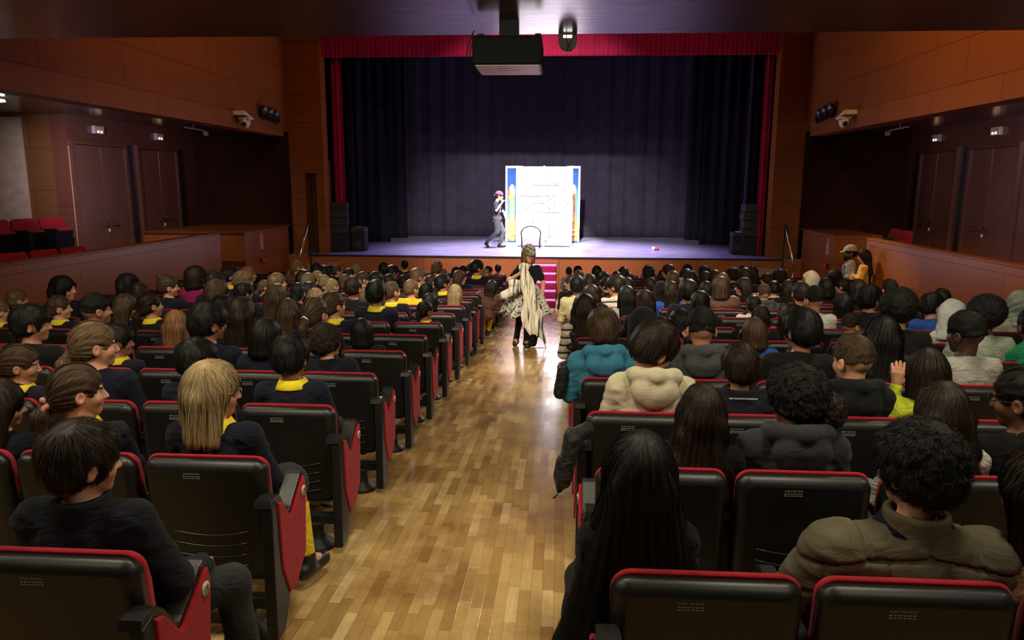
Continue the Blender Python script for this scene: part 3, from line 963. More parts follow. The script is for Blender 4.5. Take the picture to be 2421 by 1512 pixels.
def hair_mesh(name, style, seed=0.0, h=.0085, strands=500, width=.0050, steps=7, length=None, curl=0.0):
    f = hair_fn(style, seed)
    lo, hi = HB.get(style, ((-.20, -.24, -.32), (.20, .18, .21)))
    V, Q = sdf_mesh(f, lo, hi, h)
    att = .5 + .2 * wob(V * A3(1, 1, .3), 90, seed)
    if style in 'JO' or strands == 0:
        return raw_mesh(name, V, Q, attr=att)
    r = np.random.default_rng(int(seed * 10) + len(style) + ord(style[0]))
    if length is None:
        length = dict(S=.035, Z=.008, F=.035, B=.060, C=.05, A=.035, M=.15, L=.24, W=.26, N=.18, V=.40, P=.12, H=.11, K=.12).get(style, .05)
    crown = A3(.012, -.050, .125)
    tie = dict(P=A3(0, -.122, -.040), H=A3(0, -.075, .085), K=A3(0, -.112, -.045)).get(style)
    wgt = np.clip(V[:, 2] + .35, .02, None) if style in 'LWVMN' else np.clip(V[:, 2] + .12, .01, None)
    wgt = wgt * (np.linalg.norm(V - crown, axis=1) > .030)
    sel = r.choice(len(V), size=min(strands, len(V) * 3), p=wgt / wgt.sum())
    p = V[sel].astype(np.float32) + r.normal(0, .002, (len(sel), 3)).astype(np.float32)
    stp = length / steps * r.uniform(.6, 1.15, (len(sel), 1)).astype(np.float32)
    lift = (.0005 + .0065 * r.uniform(0, 1, len(sel)) ** 2.2).astype(np.float32)
    ph = r.uniform(0, 6.28, len(sel)); jit = r.normal(0, (.16 if style not in 'LWVMN' else .10) if style not in 'PHK' else .05, (len(sel), 3)).astype(np.float32)
    cw = dict(C=1.6, A=2.2, W=.35).get(style, 0.0) + curl
    pts = []; nrm = []
    for k in range(steps + 1):
        d, g = grad(f, p, .003)
        tgt = lift * (.35 + 1.0 * k / steps) + (.004 * k / steps if style in 'CAB' else 0)
        p = p - g * (d - tgt)[:, None]
        pts.append(p.copy()); nrm.append(g.copy())
        if tie is not None:
            v = tie - p; dist = np.linalg.norm(v, axis=1, keepdims=True); v = v / (dist + 1e-6)
            dn = A3(0, 0, -1) if style != 'H' else A3(0, -.3, .9)
            far = (dist < .035) | (p[:, 1:2] < -.118)
            v = np.where(far, dn, v)
        else:
            v = p - crown; v = v / (np.linalg.norm(v, axis=1, keepdims=True) + 1e-6)
            gw = np.clip(.5 - p[:, 2:3] * 9, .15, 3.0) if style not in 'CASF' else np.full((len(p), 1), .35, np.float32)
            if style in 'SF': v = v + A3(0, .5, .1)
            v = v + A3(0, 0, -1) * gw
        v = v + jit * .6
        if cw:
            a = ph + k * 1.5
            v = v + cw * np.stack([np.cos(a), np.sin(a * 1.1), np.sin(a)], 1)
        v = v - g * (v * g).sum(1, keepdims=True) * .95
        v = v / (np.linalg.norm(v, axis=1, keepdims=True) + 1e-6)
        p = p + (v * stp).astype(np.float32)
    P = np.stack(pts, 1); N = np.stack(nrm, 1)
    T = np.gradient(P, axis=1); T /= np.linalg.norm(T, axis=2, keepdims=True) + 1e-9
    S = np.cross(T, N); S /= np.linalg.norm(S, axis=2, keepdims=True) + 1e-9
    prof = np.sin(np.linspace(.35, PI, steps + 1)) ** .6 * np.ones(steps + 1); prof[-1] = .05
    w = (width * r.uniform(.5, 1.2, (len(sel), 1)) * prof[None]) [:, :, None] * .5
    a, b = P - S * w, P + S * w
    n = steps + 1
    SV = np.concatenate([a, b], 1).reshape(-1, 3)
    base = (np.arange(len(sel)) * 2 * n)[:, None]
    k = np.arange(n - 1)[None]
    F = np.stack([base + k, base + k + 1, base + n + k + 1, base + n + k], -1).reshape(-1, 4)
    sa = np.repeat(r.uniform(0, 1, len(sel)), 2 * n)
    return raw_mesh(name, np.concatenate([V, SV]), np.concatenate([Q, F + len(V)]), attr=np.concatenate([att, sa]))


def glasses_mesh(name, thick=.0016):
    m = MB()
    for s in (-1, 1):
        m.tube([(s * .031 + .022 * math.cos(a), .101, .001 + .018 * math.sin(a)) for a in np.linspace(0, 2 * PI, 18, endpoint=False)], thick, 6, True)
        m.tube([(s * .053, .100, .004), (s * .074, .07, .004), (s * .083, .0, .004), (s * .082, -.018, -.008)], thick, 6)
    m.tube([(-.009, .102, .003), (.009, .102, .003)], thick, 6)
    return m.mesh(name)


CACHE = {}


def cached(key, fn):
    if key not in CACHE: CACHE[key] = fn()
    return CACHE[key]

# ------------------------------------------------------------------ the hall
XL, XR = -6.65, 5.73           # faces of the side walls
YS, ZS = 18.0, -0.09           # front edge and height of the stage
SLOPE, YFLAT = 0.0675, 16.2
ROW0, ROWP, NROW = 1.80, 0.90, 17
PITCHX, LX0, RX0 = 0.54, -1.40, 0.405


def floor_z(y): return -SLOPE * min(y, YFLAT)


def struct(name, mb, mat, label=None):
    o = mb.build(name, mat); o['kind'] = 'structure'
    return o


m = MB()
m.prism([(-3.0, 0.2025), (YFLAT, -SLOPE * YFLAT), (YS + .3, -SLOPE * YFLAT), (YS + .3, -1.5), (-3.0, -0.2)], 'x', -12.5, 11.6)
struct('floor', m, M['parquet'])

# low soffit over the rear rows, high ceiling beyond it
struct('ceiling_soffit', MB().box(-12.5, 11.6, -3, 7.2, 3.02, 3.5), M['soffit'])
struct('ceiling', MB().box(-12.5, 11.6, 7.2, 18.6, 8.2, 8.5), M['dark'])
struct('wall_balcony_front', MB().box(-12.5, 11.6, 7.0, 7.2, 3.5, 8.2), M['wallx'])
struct('wall_back', MB().box(-12.5, 11.6, -3.2, -3.0, -.3, 3.5), M['darkx'])

for side, X, sx in (('left', XL, -1), ('right', XR, 1)):
    a, b = sorted((X, X + sx * .35))
    # upper wall above the gallery, beam and the proscenium return
    struct('wall_%s_upper' % side, MB().box(a, b, -3, 18.3, 2.75, 8.2), M['wall'])
    # gallery: floor, ceiling, back wall, end wall
    g0, g1 = sorted((X, X + sx * 5.3))
    struct('floor_gallery_%s' % side, MB().box(*sorted((X + sx * .03, X + sx * 5.3)), -3, 18.3, -.9, -.10), M['darkx'])
    c0, c1 = sorted((X + sx * .35, X + sx * 5.3))
    struct('ceiling_gallery_%s' % side, MB().box(c0, c1, -3, 18.3, 2.86, 3.0), M['soffit'])
    xb = -8.9 if sx < 0 else 8.0
    w0, w1 = sorted((xb, xb + sx * .3))
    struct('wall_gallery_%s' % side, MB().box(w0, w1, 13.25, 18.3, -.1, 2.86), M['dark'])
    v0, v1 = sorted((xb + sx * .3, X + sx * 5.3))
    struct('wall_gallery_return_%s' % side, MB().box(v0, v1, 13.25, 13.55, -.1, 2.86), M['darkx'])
    struct('wall_gallery_end_%s' % side, MB().box(g0, g1, 18.0, 18.3, -.1, 2.86), simple('shaded_end_wall', (.030, .009, .005), .9, .1, 3, 0, 0, .1))  # near-black colour puts the shade of the unlit gallery end into the wall
    o0, o1 = sorted((X + sx * 5.0, X + sx * 5.3))
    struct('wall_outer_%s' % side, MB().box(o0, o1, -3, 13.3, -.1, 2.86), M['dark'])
    # parapets with a slightly lighter coping
    p0, p1 = sorted((X, X + sx * .14))
    yp = 14.25 if sx < 0 else 14.28
    pa = struct('wall_%s_parapet' % side, MB().box(p0, p1, -3, yp, -1.3, .655), M['parapet'])
    q0, q1 = sorted((X - sx * .01, X + sx * .16))
    struct('trim_%s_parapet' % side, MB().box(q0, q1, -3, yp + .01, .655, .69, .006), M['wallx'])
    yb = 15.4 if sx < 0 else 15.92
    x2 = X + sx * (2.2 if sx < 0 else .95)
    e0, e1 = sorted((X, x2))
    struct('wall_%s_box' % side, MB().box(e0, e1, yb, 18.2, -1.3, .60), M['parapet'])
    struct('trim_%s_box' % side, MB().box(e0 - .012, e1 + .012, yb - .012, 18.2, .60, .632, .006), M['wallx'])
    # steps in the passage up to the gallery
    for k in range(5):
        struct('trim_%s_step_%d' % (side, k + 1), MB().box(*sorted((X + sx * (.05 + .26 * k), X + sx * 1.6)), yp + .02, yb - .02, -1.2, -.95 + .17 * (k + 1)), M['darkx'])
    # proscenium wall
    n0, n1 = (-12.5, -5.80) if sx < 0 else (5.05, 11.6)
    mb = MB()
    if sx < 0:
        mb.box(-12.5, -6.28, 18.3, 18.7, -1.3, 8.2); mb.box(-6.28, -6.00, 18.3, 18.7, 1.88, 8.2); mb.box(-6.00, -5.80, 18.3, 18.7, -1.3, 8.2)
        mb.box(-6.28, -6.00, 18.3, 18.7, -1.3, -.6)
    else:
        mb.box(5.05, 11.6, 18.3, 18.7, -1.3, 8.2)
    struct('wall_%s_proscenium' % side, mb, M['wallx'])
struct('wall_left_niche', MB().box(-6.5, -5.85, 18.95, 19.05, -1.3, 2.2), M['darkx'])
struct('wall_proscenium_top', MB().box(-5.80, 5.05, 18.3, 18.7, 5.6, 8.2), M['wallx'])

# stage
struct('floor_stage', MB().box(-8.5, 7.6, YS, 27.5, -.35, ZS), M['stage'])
mb = MB(); mb.box(-6.18, 5.32, YS - .06, YS, ZS - .035, ZS + .004, .006)
struct('trim_stage_edge', mb, M['black'])
struct('wall_stage_front', MB().box(-12.4, 11.5, YS - .025, YS + .2, -1.3, ZS - .03), M['facade'])
struct('wall_stage_back', MB().box(-8.6, 7.7, 27.4, 27.6, -.4, 8.2), M['black'])
struct('wall_stage_left', MB().box(-8.6, -8.5, 18.7, 27.6, -.4, 8.2), M['black'])
struct('wall_stage_right', MB().box(7.6, 7.7, 18.7, 27.6, -.4, 8.2), M['black'])
struct('ceiling_stage', MB().box(-8.6, 7.7, 18.7, 27.6, 8.2, 8.4), M['black'])


def curtain(name, pts, z0, z1, mat, label, amp=.07, wl=.34, n=None, seed=0, sag=0.0, group=None, flare=0.25):
    """folded drape along a plan polyline"""
    P = [np.array(p, float) for p in pts]
    seg = [np.linalg.norm(b - a) for a, b in zip(P[:-1], P[1:])]
    L = sum(seg); n = n or int(L / .03); nz = 26
    V = []; r = np.random.default_rng(seed)
    ph = r.uniform(0, 6, 4)
    for i in range(n + 1):
        s = L * i / n; t = s; k = 0
        while k < len(seg) - 1 and t > seg[k]: t -= seg[k]; k += 1
        d = (P[k + 1] - P[k]) / seg[k]; nn = np.array([-d[1], d[0]])
        for j in range(nz + 1):
            v = j / nz
            a = amp * (1 + flare * (1 - v) * math.sin(3.1 * s + ph[3]))
            w = a * (math.sin(2 * PI * s / wl + ph[0] + .35 * math.sin(2.2 * v + s)) + .5 * math.sin(2 * PI * s / (wl * 2.7) + ph[1]) + .25 * math.sin(2 * PI * s / (wl * .43) + ph[2]))
            q = P[k] + d * t + nn * w
            z = z0 + (z1 - z0) * v + (sag * math.sin(s * 2.1 + ph[1]) * (1 - v) ** 6)
            V.append((q[0], q[1], z))
    F = [(i * (nz + 1) + j, (i + 1) * (nz + 1) + j, (i + 1) * (nz + 1) + j + 1, i * (nz + 1) + j + 1) for i in range(n) for j in range(nz)]
    o = obj(name, raw_mesh(name, V, F), mat)
    md = o.modifiers.new('thickness', 'SOLIDIFY'); md.thickness = .012
    return tag(o, label, 'curtain', group)


curtain('stage_valance', [(-5.78, 18.45), (5.04, 18.45)], 4.62, 6.2, M['redcurt'], 'long crimson pelmet hanging across the top of the stage opening', .014, .11, 900, 1, flare=0)
curtain('house_curtain', [(-5.72, 18.85), (-5.44, 18.85)], ZS, 6.0, M['redcurt'], 'crimson house curtain gathered at the left edge of the stage', .03, .12, 60, 2)
curtain('house_curtain', [(4.86, 18.85), (5.03, 18.85)], ZS, 6.0, M['redcurt'], 'crimson house curtain gathered at the right edge of the stage', .03, .12, 60, 3)
curtain('back_curtain', [(-6.2, 24.7), (5.6, 25.0)], ZS + .01, 8.0, M['backcurt'], 'wide dark backcloth closing off the rear of the stage', .035, .52, 500, 4)
curtain('leg_curtain', [(-8.3, 21.9), (-6.6, 21.9), (-5.05, 22.1)], ZS, 8.0, M['blackcurt'], 'nearer black leg curtain at the left side of the stage', .07, .30, 160, 5, group=None)
curtain('leg_curtain', [(-8.3, 23.6), (-5.6, 23.7), (-4.85, 23.75)], ZS, 8.0, M['blackcurt'], 'farther black leg curtain at the left side of the stage', .06, .26, 160, 6)
curtain('leg_curtain', [(4.10, 22.2), (5.6, 22.0), (7.5, 22.0)], ZS, 8.0, M['blackcurt'], 'nearer black leg curtain at the right side of the stage', .07, .30, 160, 7)
curtain('leg_curtain', [(3.95, 23.9), (4.7, 23.85), (7.5, 23.8)], ZS, 8.0, M['blackcurt'], 'farther black leg curtain at the right side of the stage', .06, .26, 160, 8)
curtain('side_masking', [(-5.25, 19.0), (-6.0, 20.0), (-7.5, 21.0)], ZS, 8.0, M['blackcurt'], 'black masking drape just inside the left stage opening', .06, .3, 90, 9)
curtain('side_masking', [(4.72, 19.35), (5.4, 20.2), (7.2, 21.2)], ZS, 8.0, M['blackcurt'], 'black masking drape just inside the right stage opening', .06, .3, 90, 10)

# stairs from the aisle up to the stage
t = thing('stage_stairs', (-.47, YS, -1.094), 'magenta-lit carpeted steps leading from the aisle up to the stage', 'stairs')
for k in range(5):
    y1 = -.06 - .28 * k; z = .835 - .167 * k
    MB().box(-.40, .40, y1 - .28, y1, 0 if k == 4 else z - .168, z - .03).build('riser', M['redcarpet'], t)
    MB().box(-.41, .41, y1 - .29, y1, z - .03, z, .006).build('tread', simple('magenta_lit_tread', (.55, .16, .40), .5, .05), t)  # treads carry the magenta stage light in their colour

# doors of the galleries
ND = 0
for sx, xb, spans in ((-1, -8.9, [(13.35, 14.95), (15.5, 17.0)]), (1, 8.0, [(13.80, 15.30), (15.90, 17.30)])):
    for (y0, y1) in spans:
        ND += 1
        d = bpy.data.objects.new('door_%d' % ND, None); link(d); d['kind'] = 'structure'
        f = -sx
        X = lambda a, b: sorted((xb + f * a, xb + f * b))
        fr = MB(); fr.box(*X(0, .07), y0 - .09, y0, -.1, 2.42); fr.box(*X(0, .07), y1, y1 + .09, -.1, 2.42); fr.box(*X(0, .07), y0, y1, 2.34, 2.42)
        fr.build('door_frame', M['dark'], d)
        ym = (y0 + y1) / 2
        for (a, b) in ((y0, ym - .006), (ym + .006, y1)):
            MB().box(*X(.0, .045), a, b, -.08, 2.33, .003).build('door_leaf', M['door'], d)
        for s in (-1, 1):
            h = MB(); h.tube([(xb + f * .045, ym + s * .06, .88), (xb + f * .11, ym + s * .06, .88), (xb + f * .115, ym + s * .28, .875)], .011, 8)
            h.lathe([(.026, 0), (.026, .008), (0, .009)], (xb + f * .046, ym + s * .06, .88), 14, 'x')
            h.build('door_handle', M['chrome'], d)
        h = MB(); h.sphere((xb + f * .055, ym + .05, .72), .030, 12, (.5, .8, 1.3)); h.build('lock', M['whiteplastic'], d)
        # flat black strip painting a recess's shade, stage side of the door
        MB().box(*X(.0, .05), y1 + .10, y1 + .28, -.1, 2.40).build('door_shade_strip', M['black'], d)

# emergency lights over the doors
for lx, f, y, w in ((-8.9, 1, 14.15, 'left gallery, over the nearer doors'), (-8.9, 1, 16.35, 'left gallery, over the farther doors'),
                    (8.0, -1, 14.55, 'right gallery, over the nearer doors'), (8.0, -1, 16.75, 'right gallery, over the farther doors')):
    t = thing('emergency_light', (lx, y, 2.62), 'small emergency light box glowing amber, ' + w, 'light', 'emergency lights over the gallery doors')
    MB().box(*sorted((0, f * .07)), -.15, .15, -.06, .09, .008).build('housing', M['frosted'], t)
    for s in (-.05, .05):
        mb = MB(); mb.sphere((f * .075, s, -.02), .022, 10, (.6, 1, 1)); mb.build('lamp', M['lampwarm'], t)

# wall lamps under the gallery ceilings, with their long brackets
for x, y, z, s, w in ((-7.10, 14.9, 2.62, -1, 'left gallery ceiling near the stage'), (6.18, 14.9, 2.62, 1, 'right gallery ceiling near the stage')):
    t = thing('gallery_lamp', (x, y, z), 'small round lamp on a thin pale arm under the ' + w, 'lamp')
    mb = MB(); mb.tube([(0, -.85, .06), (0, -.1, .05)], .014, 8); mb.tube([(0, -.5, .055), (0, -.5, .24)], .010, 6); mb.build('arm', M['frosted'], t)
    mb = MB(); mb.sphere((0, 0, 0), .055, 14); mb.build('lamp_head', M['frosted'], t)
t = thing('gallery_lamp', tuple(at_y(2, 240, 10.6)), 'bright white lamp at the left edge shining on the gallery wall', 'lamp')
mb = MB(); mb.lathe([(.05, .03), (.06, 0), (.0, -.012)], (0, 0, 0), 18); mb.build('lamp_head', M['lampcool'], t)
MB().box(-.015, .015, -.015, .015, .05, .30).build('bracket', M['steelblk'], t)
spot('gallery_lamp_light', tuple(at_y(2, 240, 10.6) + np.array([0, .25, -.1])), (-11.0, 13.2, .7), 32, (1.0, .93, .86), 75, .5, .06)
struct('wall_left_lamplit_panel', MB().box(-11.9, -9.72, 13.20, 13.25, -.1, 2.8), M['pale'])  # pale sheet stands in for lamplight falling on the wood wall
struct('wall_left_lit_strip', MB().box(-8.9, -8.885, 13.255, 13.36, -.1, 2.3), M['pale'])  # pale panel strip with the light it catches put into its colour

# pictogram sign and red call point on each box
for sx, X, y in ((-1, XL, 16.30), (1, XR, 16.30)):
    f = -sx; w = 'left' if sx < 0 else 'right'
    t = thing('hose_sign', (X, y, .36), 'pale red fire-hose pictogram sign on the %s wooden box by the stage' % w, 'sign')
    MB().box(*sorted((0, f * .006)), -.075, .075, -.17, .17).build('board', M['pink'], t)
    MB().box(*sorted((f * .006, f * .008)), -.060, .060, -.055, .155).build('red_field', M['signred'], t)
    mb = MB()
    mb.prism([(-.050, -.045), (-.018, -.045), (-.012, .04), (-.030, .07), (-.046, .03)], 'x', *sorted((f * .008, f * .010)))
    mb.prism([(-.046, .10), (-.025, .14), (-.025, .085)], 'x', *sorted((f * .008, f * .010)))
    mb.prism([(.016, -.045), (.048, -.045), (.050, .09), (.020, .12)], 'x', *sorted((f * .008, f * .010)))
    mb.build('pictogram', M['pink'], t)
    mb = MB()
    for k in range(3): mb.box(*sorted((f * .006, f * .008)), -.055, .055, -.09 - .028 * k, -.078 - .028 * k)
    mb.build('lettering', M['signred'], t)
    t = thing('fire_call_point', (X, y - .02, -.05), 'small red fire call point on the %s wooden box' % w, 'alarm')
    MB().box(*sorted((0, f * .055)), -.05, .05, -.055, .055, .006).build('housing', M['callred'], t)
    MB().box(*sorted((0, f * .035)), -.13, -.06, -.055, .045, .004).build('back_box', M['black'], t)

# triple horn cluster and dome camera on each upper wall
for sx, X, ys, yc in ((-1, XL, (16.65, 17.0, 17.35), 15.42), (1, XR, (16.55, 16.9, 17.25), 15.5)):
    f = -sx; w = 'left' if sx < 0 else 'right'
    for k, y in enumerate(ys):
        t = thing('wall_horn', (X, y, 3.18 - .02 * k), '%s of three black round horns on the %s upper wall' % (['nearest', 'middle', 'farthest'][k], w), 'loudspeaker', 'black horns on the upper walls')
        mb = MB(); mb.lathe([(.10, 0), (.13, f * .02), (.15, f * .06), (.165, f * .11), (.150, f * .11), (.10, f * .07), (.03, f * .05)], (0, 0, 0), 26, 'x'); mb.build('bell', simple('horn_black', (.012, .012, .010), .3, .1), t)
        mb = MB(); mb.sphere((f * .055, 0, 0), .05, 14); mb.build('core', M['rubber'], t)
    t = thing('dome_camera', (X, yc, 2.95), 'white dome camera on a wedge bracket, %s upper wall' % w, 'camera')
    mb = MB(); mb.prism([(-.20, .14), (-.20, .06), (.16, .02), (.16, .04)], 'x', *sorted((0, f * .24))); mb.build('bracket', M['whiteplastic'], t)
    MB().box(*sorted((f * .06, f * .28)), -.10, .14, -.02, .02, .006).build('cable_box', M['whiteplastic'], t)
    mb = MB(); mb.lathe([(.0, -.19), (.05, -.18), (.085, -.14), (.10, -.06), (.10, -.02)], (f * .16, 0, 0), 20); mb.build('dome', M['whiteplastic'], t)
    mb = MB(); mb.lathe([(.045, 0), (.045, -.03), (0, -.034)], (f * .17, -.075, -.115), 16, 'y'); mb.build('lens', M['lens'], t)

# projector hung under the soffit
t = thing('projector', (-.45, 6.65, 2.74), 'black ceiling projector with pale underside hanging before the stage', 'projector')
MB().box(-.285, .285, -.30, .30, -.11, .115, .012).build('body', simple('projector_black', (.003, .003, .003), .55, .1, 30, 0, 0, .15), t)
MB().box(-.262, .262, -.275, .285, -.116, -.109, .002).build('underside', simple('pale_underside', (.85, .76, .74), .45, .03), t)
mb = MB(); mb.box(-.10, .10, -.001, .003, -.1175, -.1155); mb.box(-.09, .02, -.13, -.126, -.1175, -.1155); mb.build('vent_slot', M['ink'], t)
mb = MB(); mb.box(-.25, .25, -.02, .02, .135, .15); mb.box(-.27, -.22, -.03, .03, .11, .18); mb.box(.22, .27, -.03, .03, .11, .18); mb.box(-.08, .08, -.08, .08, .14, .28); mb.build('bracket', M['steelblk'], t)
mb = MB()
mb.tube([(-.30, .0, .21), (-.345, .0, .12), (-.37, .01, 0), (-.35, .02, -.07), (-.30, .05, -.09)], .006, 6)
mb.tube([(-.26, .0, .15), (-.33, .0, .09), (-.34, .0, .0), (-.30, .0, -.05)], .005, 6)
mb.build('cable', M['rubber'], t)
mb = MB(); mb.lathe([(.055, 0), (.055, .05), (.04, .055), (0, .05)], (.13, .30, .0), 18, 'y'); mb.build('lens', M['lens'], t)

t = thing('ceiling_bracket_light', (.05, 7.18, 3.02), 'taupe half-round fitting with white lit slot at the soffit edge', 'light')
mb = MB(); pts = [(.085, 0)] + [(.085 * math.cos(a) , -.055 - .105 * math.sin(a)) for a in np.linspace(0, PI, 15)] + [(-.085, 0)]
mb.prism(pts, 'y', -.015, .015, .003); mb.build('plate', M['greyplate'], t)
MB().box(-.040, .040, -.022, -.014, -.040, -.016, .002).build('lit_slot', simple('lit_slot_glow', (.9, .9, .9), .4, 0, 10, 0, 0, .4, 0, (1, .98, 1, 1), 3.0), t)
mb = MB(); mb.tube([(-.012, -.025, 0), (-.012, -.03, -.06), (.005, -.03, -.11), (-.01, -.03, -.165), (.03, -.03, -.15), (.015, -.03, -.11), (.04, -.03, -.05), (.07, -.025, 0)], .004, 6); mb.build('cable', M['rubber'], t)

# loudspeakers on the stage corners
def line_speaker(loc, w, h, label, n):
    t = thing('line_array_speaker', loc, label, 'loudspeaker')
    MB().box(-w / 2, w / 2, 0, .5, 0, h * .36, .01).build('subwoofer', M['black'], t)
    for k in range(n):
        z = h * .37 + k * h * .63 / n
        MB().box(-w / 2 + .02 * (k % 2), w / 2 - .02, .02, .45, z, z + h * .63 / n - .012, .008).build('array_cabinet', M['grille'], t)


line_speaker((-5.60, 18.76, ZS), .46, 1.27, 'tall black speaker stack on the left stage corner', 4)
line_speaker((4.80, 18.85, ZS), .50, 1.27, 'tall black speaker stack on the right stage corner', 4)
for loc, w, h, lab, topcol in (((-5.18, 18.95, ZS), .36, .62, 'left', M['signred']), ((4.50, 19.0, ZS), .32, .56, 'right', M['whiteplastic'])):
    t = thing('floor_monitor', loc, 'low black box speaker beside the %s speaker stack' % lab, 'loudspeaker')
    MB().box(-w / 2, w / 2, 0, .34, 0, h * .82, .012).build('cabinet', M['black'], t)
    mb = MB(); mb.lathe([(.10, 0), (.11, -.006), (.05, .02), (0, .015)], (0, -.002, h * .32), 20, 'y'); mb.build('driver', M['grille'], t)
    MB().box(-w / 2 - .01, w / 2 + .01, -.01, .35, h * .82, h, .02).build('lid', simple('dark_grey_lid', (.04, .04, .045), .4, .05), t)
    MB().box(-w / 4, w / 4, .06, .16, h, h + .02, .004).build('top_handle', topcol, t)

# handrails beside the stage
for x, w in ((-5.90, 'left'), (5.12, 'right')):
    t = thing('handrail', (x, 17.0, -.1), 'sloping steel handrail beside the %s edge of the stage front' % w, 'handrail')
    mb = MB(); mb.tube([(0, -.45, .04), (0, .28, .84), (0, .36, .86)], .024, 10); mb.build('rail', M['chrome'], t)
    mb = MB(); mb.tube([(0, -.45, -.99), (0, -.45, .04)], .018, 8); mb.build('post', M['chrome'], t)
    mb = MB(); mb.tube([(0, .34, -.99), (0, .34, .86)], .018, 8); mb.build('post', M['steelblk'], t)

# wooden step boxes in front of the stage corners
for x0, x1, w in ((-6.02, -5.28, 'left'), (4.42, 5.25, 'right')):
    t = thing('wooden_step', ((x0 + x1) / 2, 17.4, -1.094), 'pale wooden step box against the stage front at its %s end' % w, 'step')
    h = (x1 - x0) / 2
    MB().box(-h, h, 0, .55, 0, .80).build('body', M['bench'], t)
    MB().box(-h - .015, h + .015, -.015, .56, .80, .835, .004).build('top', M['benchtop'], t)

# ------------------------------------------------------------------ props on the stage
t = thing('folding_flat', (-.43, 20.88, ZS), 'bright white two-leaf scenery flat with thin drawn lines', 'scenery')
for a, b, k in ((-.77, -.012, 0), (.0, .77, 1)):
    MB().box(a, b, -.02, .02, .03, 2.20, .004).build('panel', M['white'], t)
mb = MB(); mb.box(-.78, -.745, -.03, .03, 0, 2.22); mb.box(.745, .78, -.03, .03, 0, 2.22); mb.box(-.025, .012, -.03, .03, 0, 2.22); mb.build('frame', M['white'], t)
lines = [[(-.74, 2.15), (-.33, 1.70), (.36, 1.70), (.60, 1.50)], [(.13, 2.10), (.20, 2.0), (.20, 1.78), (.13, 1.74)], [(.72, 2.1), (.5, 1.86)], [(-.74, 1.40), (.15, 1.40)], [(.15, .25), (.15, 1.68)],
         [(-.74, .95), (.42, .95), (.66, 1.18)], [(-.55, 1.0), (-.35, 1.2), (.0, 1.2), (.27, 1.40)], [(-.2, 1.38), (.2, 1.0)], [(.0, .12), (.66, .72), (.66, 1.72), (.22, 1.75)], [(-.3, .95), (-.3, .62)], [(.27, .45), (.27, 1.7), (.36, 1.72)],
         [(.45, 1.38), (.62, 1.22)], [(-.12, .7), (.1, .85)], [(0, .2), (.1, .1)]]
mb = MB()
for L in lines: mb.tube([(x, -.026, z) for x, z in L], .0085, 5)
mb.build('drawn_line', simple('pencil_line', (.045, .030, .020), .8, .1), t)
for sx, x0, x1 in ((-1, -1.62, -1.10), (1, .20, .60)):
    w = 'left' if sx < 0 else 'right'
    t = thing('painted_flat', ((x0 + x1) / 2, 22.45, ZS), 'blue and orange painted wing panel behind the %s side of the white flat' % w, 'scenery')
    h = (x1 - x0) / 2
    MB().box(-h, h, -.02, .02, .02, 2.24, .004).build('panel', simple('painted_blue', (.035, .16, .45), .6, .2, 3), t)
    mb = MB()
    e = -h if sx < 0 else h
    mb.box(*sorted((e, e - sx * .06)), -.03, -.021, .02, 2.24); mb.box(-h, h, -.032, -.021, 2.18, 2.25); mb.build('border', M['white'], t)
    mb = MB(); c = e - sx * .20
    blob = lambda cx, cz, rx, rz, n=20: [(cx + rx * math.cos(2 * PI * k / n), cz + rz * math.sin(2 * PI * k / n)) for k in range(n)]
    mb.prism(blob(c, .38, .20, .34), 'y', -.034, -.021); mb.prism([(c - .07, .6), (c + .08, .6), (c + .05, 1.3), (c - .06, 1.3)], 'y', -.0325, -.021)
    mb.prism(blob(c - .02, 1.45, .11, .24), 'y', -.0355, -.021); mb.build('orange_motif', simple('painted_orange', (.62, .24, .05), .6, .25, 7), t)
    mb = MB(); mb.prism(blob(c, 1.55, .08, .17), 'y', -.038, -.034)
    for z in (.22, .36): mb.tube([(c - .18, -.036, z + .05), (c, -.036, z), (c + .18, -.036, z + .06)], .02, 6)
    mb.prism([(c - .015, .62), (c + .02, .62), (c + .01, 1.25), (c - .01, 1.25)], 'y', -.038, -.034)
    mb.build('cream_highlight', simple('painted_cream', (.75, .60, .36), .6, .1, 8), t)

t = thing('cafe_chair', (-.77, 20.30, ZS), 'white chair with curved dark back frame before the white flat', 'chair')
mb = MB(); fr = [(-.24, .0, .0), (-.25, .01, .30)] + [(.27 * math.cos(a) * -1, .03, .38 + .22 * math.sin(a)) for a in np.linspace(.15, PI - .15, 14)] + [(.25, .01, .30), (.24, .0, .0)]
mb.tube(fr, .021, 8); mb.build('back_frame', simple('dark_metal_frame', (.012, .011, .012), .45, .05, 30, 0, 0, .2), t)
MB().prism(rounded_rect(.44, .26, .56, .10, .05), 'y', .015, .03, .004).build('backrest', M['white'], t)
MB().box(-.22, .22, .02, .44, .27, .30, .01).build('seat', M['white'], t)
for s in (-1, 1):
    mb = MB(); mb.tube([(s * .22, .42, 0), (s * .20, .40, .28)], .012, 8); mb.build('leg', M['white'], t)
mb = MB(); mb.box(-.022, -.012, .008, .016, .34, .40); mb.box(.012, .022, .008, .016, .34, .40); mb.tube([(-.11, .012, .29), (-.05, .010, .275), (.05, .010, .275), (.11, .012, .29)], .007, 6); mb.build('back_slot', simple('slot_grey', (.02, .018, .02), .6, .05), t)

t = thing('paper_cup', (2.54, 20.0, ZS), 'small red and white item lying on the stage floor', 'cup')
mb = MB(); mb.lathe([(.035, 0), (.045, .09), (.040, .09), (.03, .01)], (-.03, 0, 0), 16); mb.build('cup', M['white'], t)
MB().box(.0, .12, -.04, .04, .0, .06, .01).build('red_wrapper', M['callred'], t)

# ------------------------------------------------------------------ auditorium seats
SEATW, SEATH = .505, .79


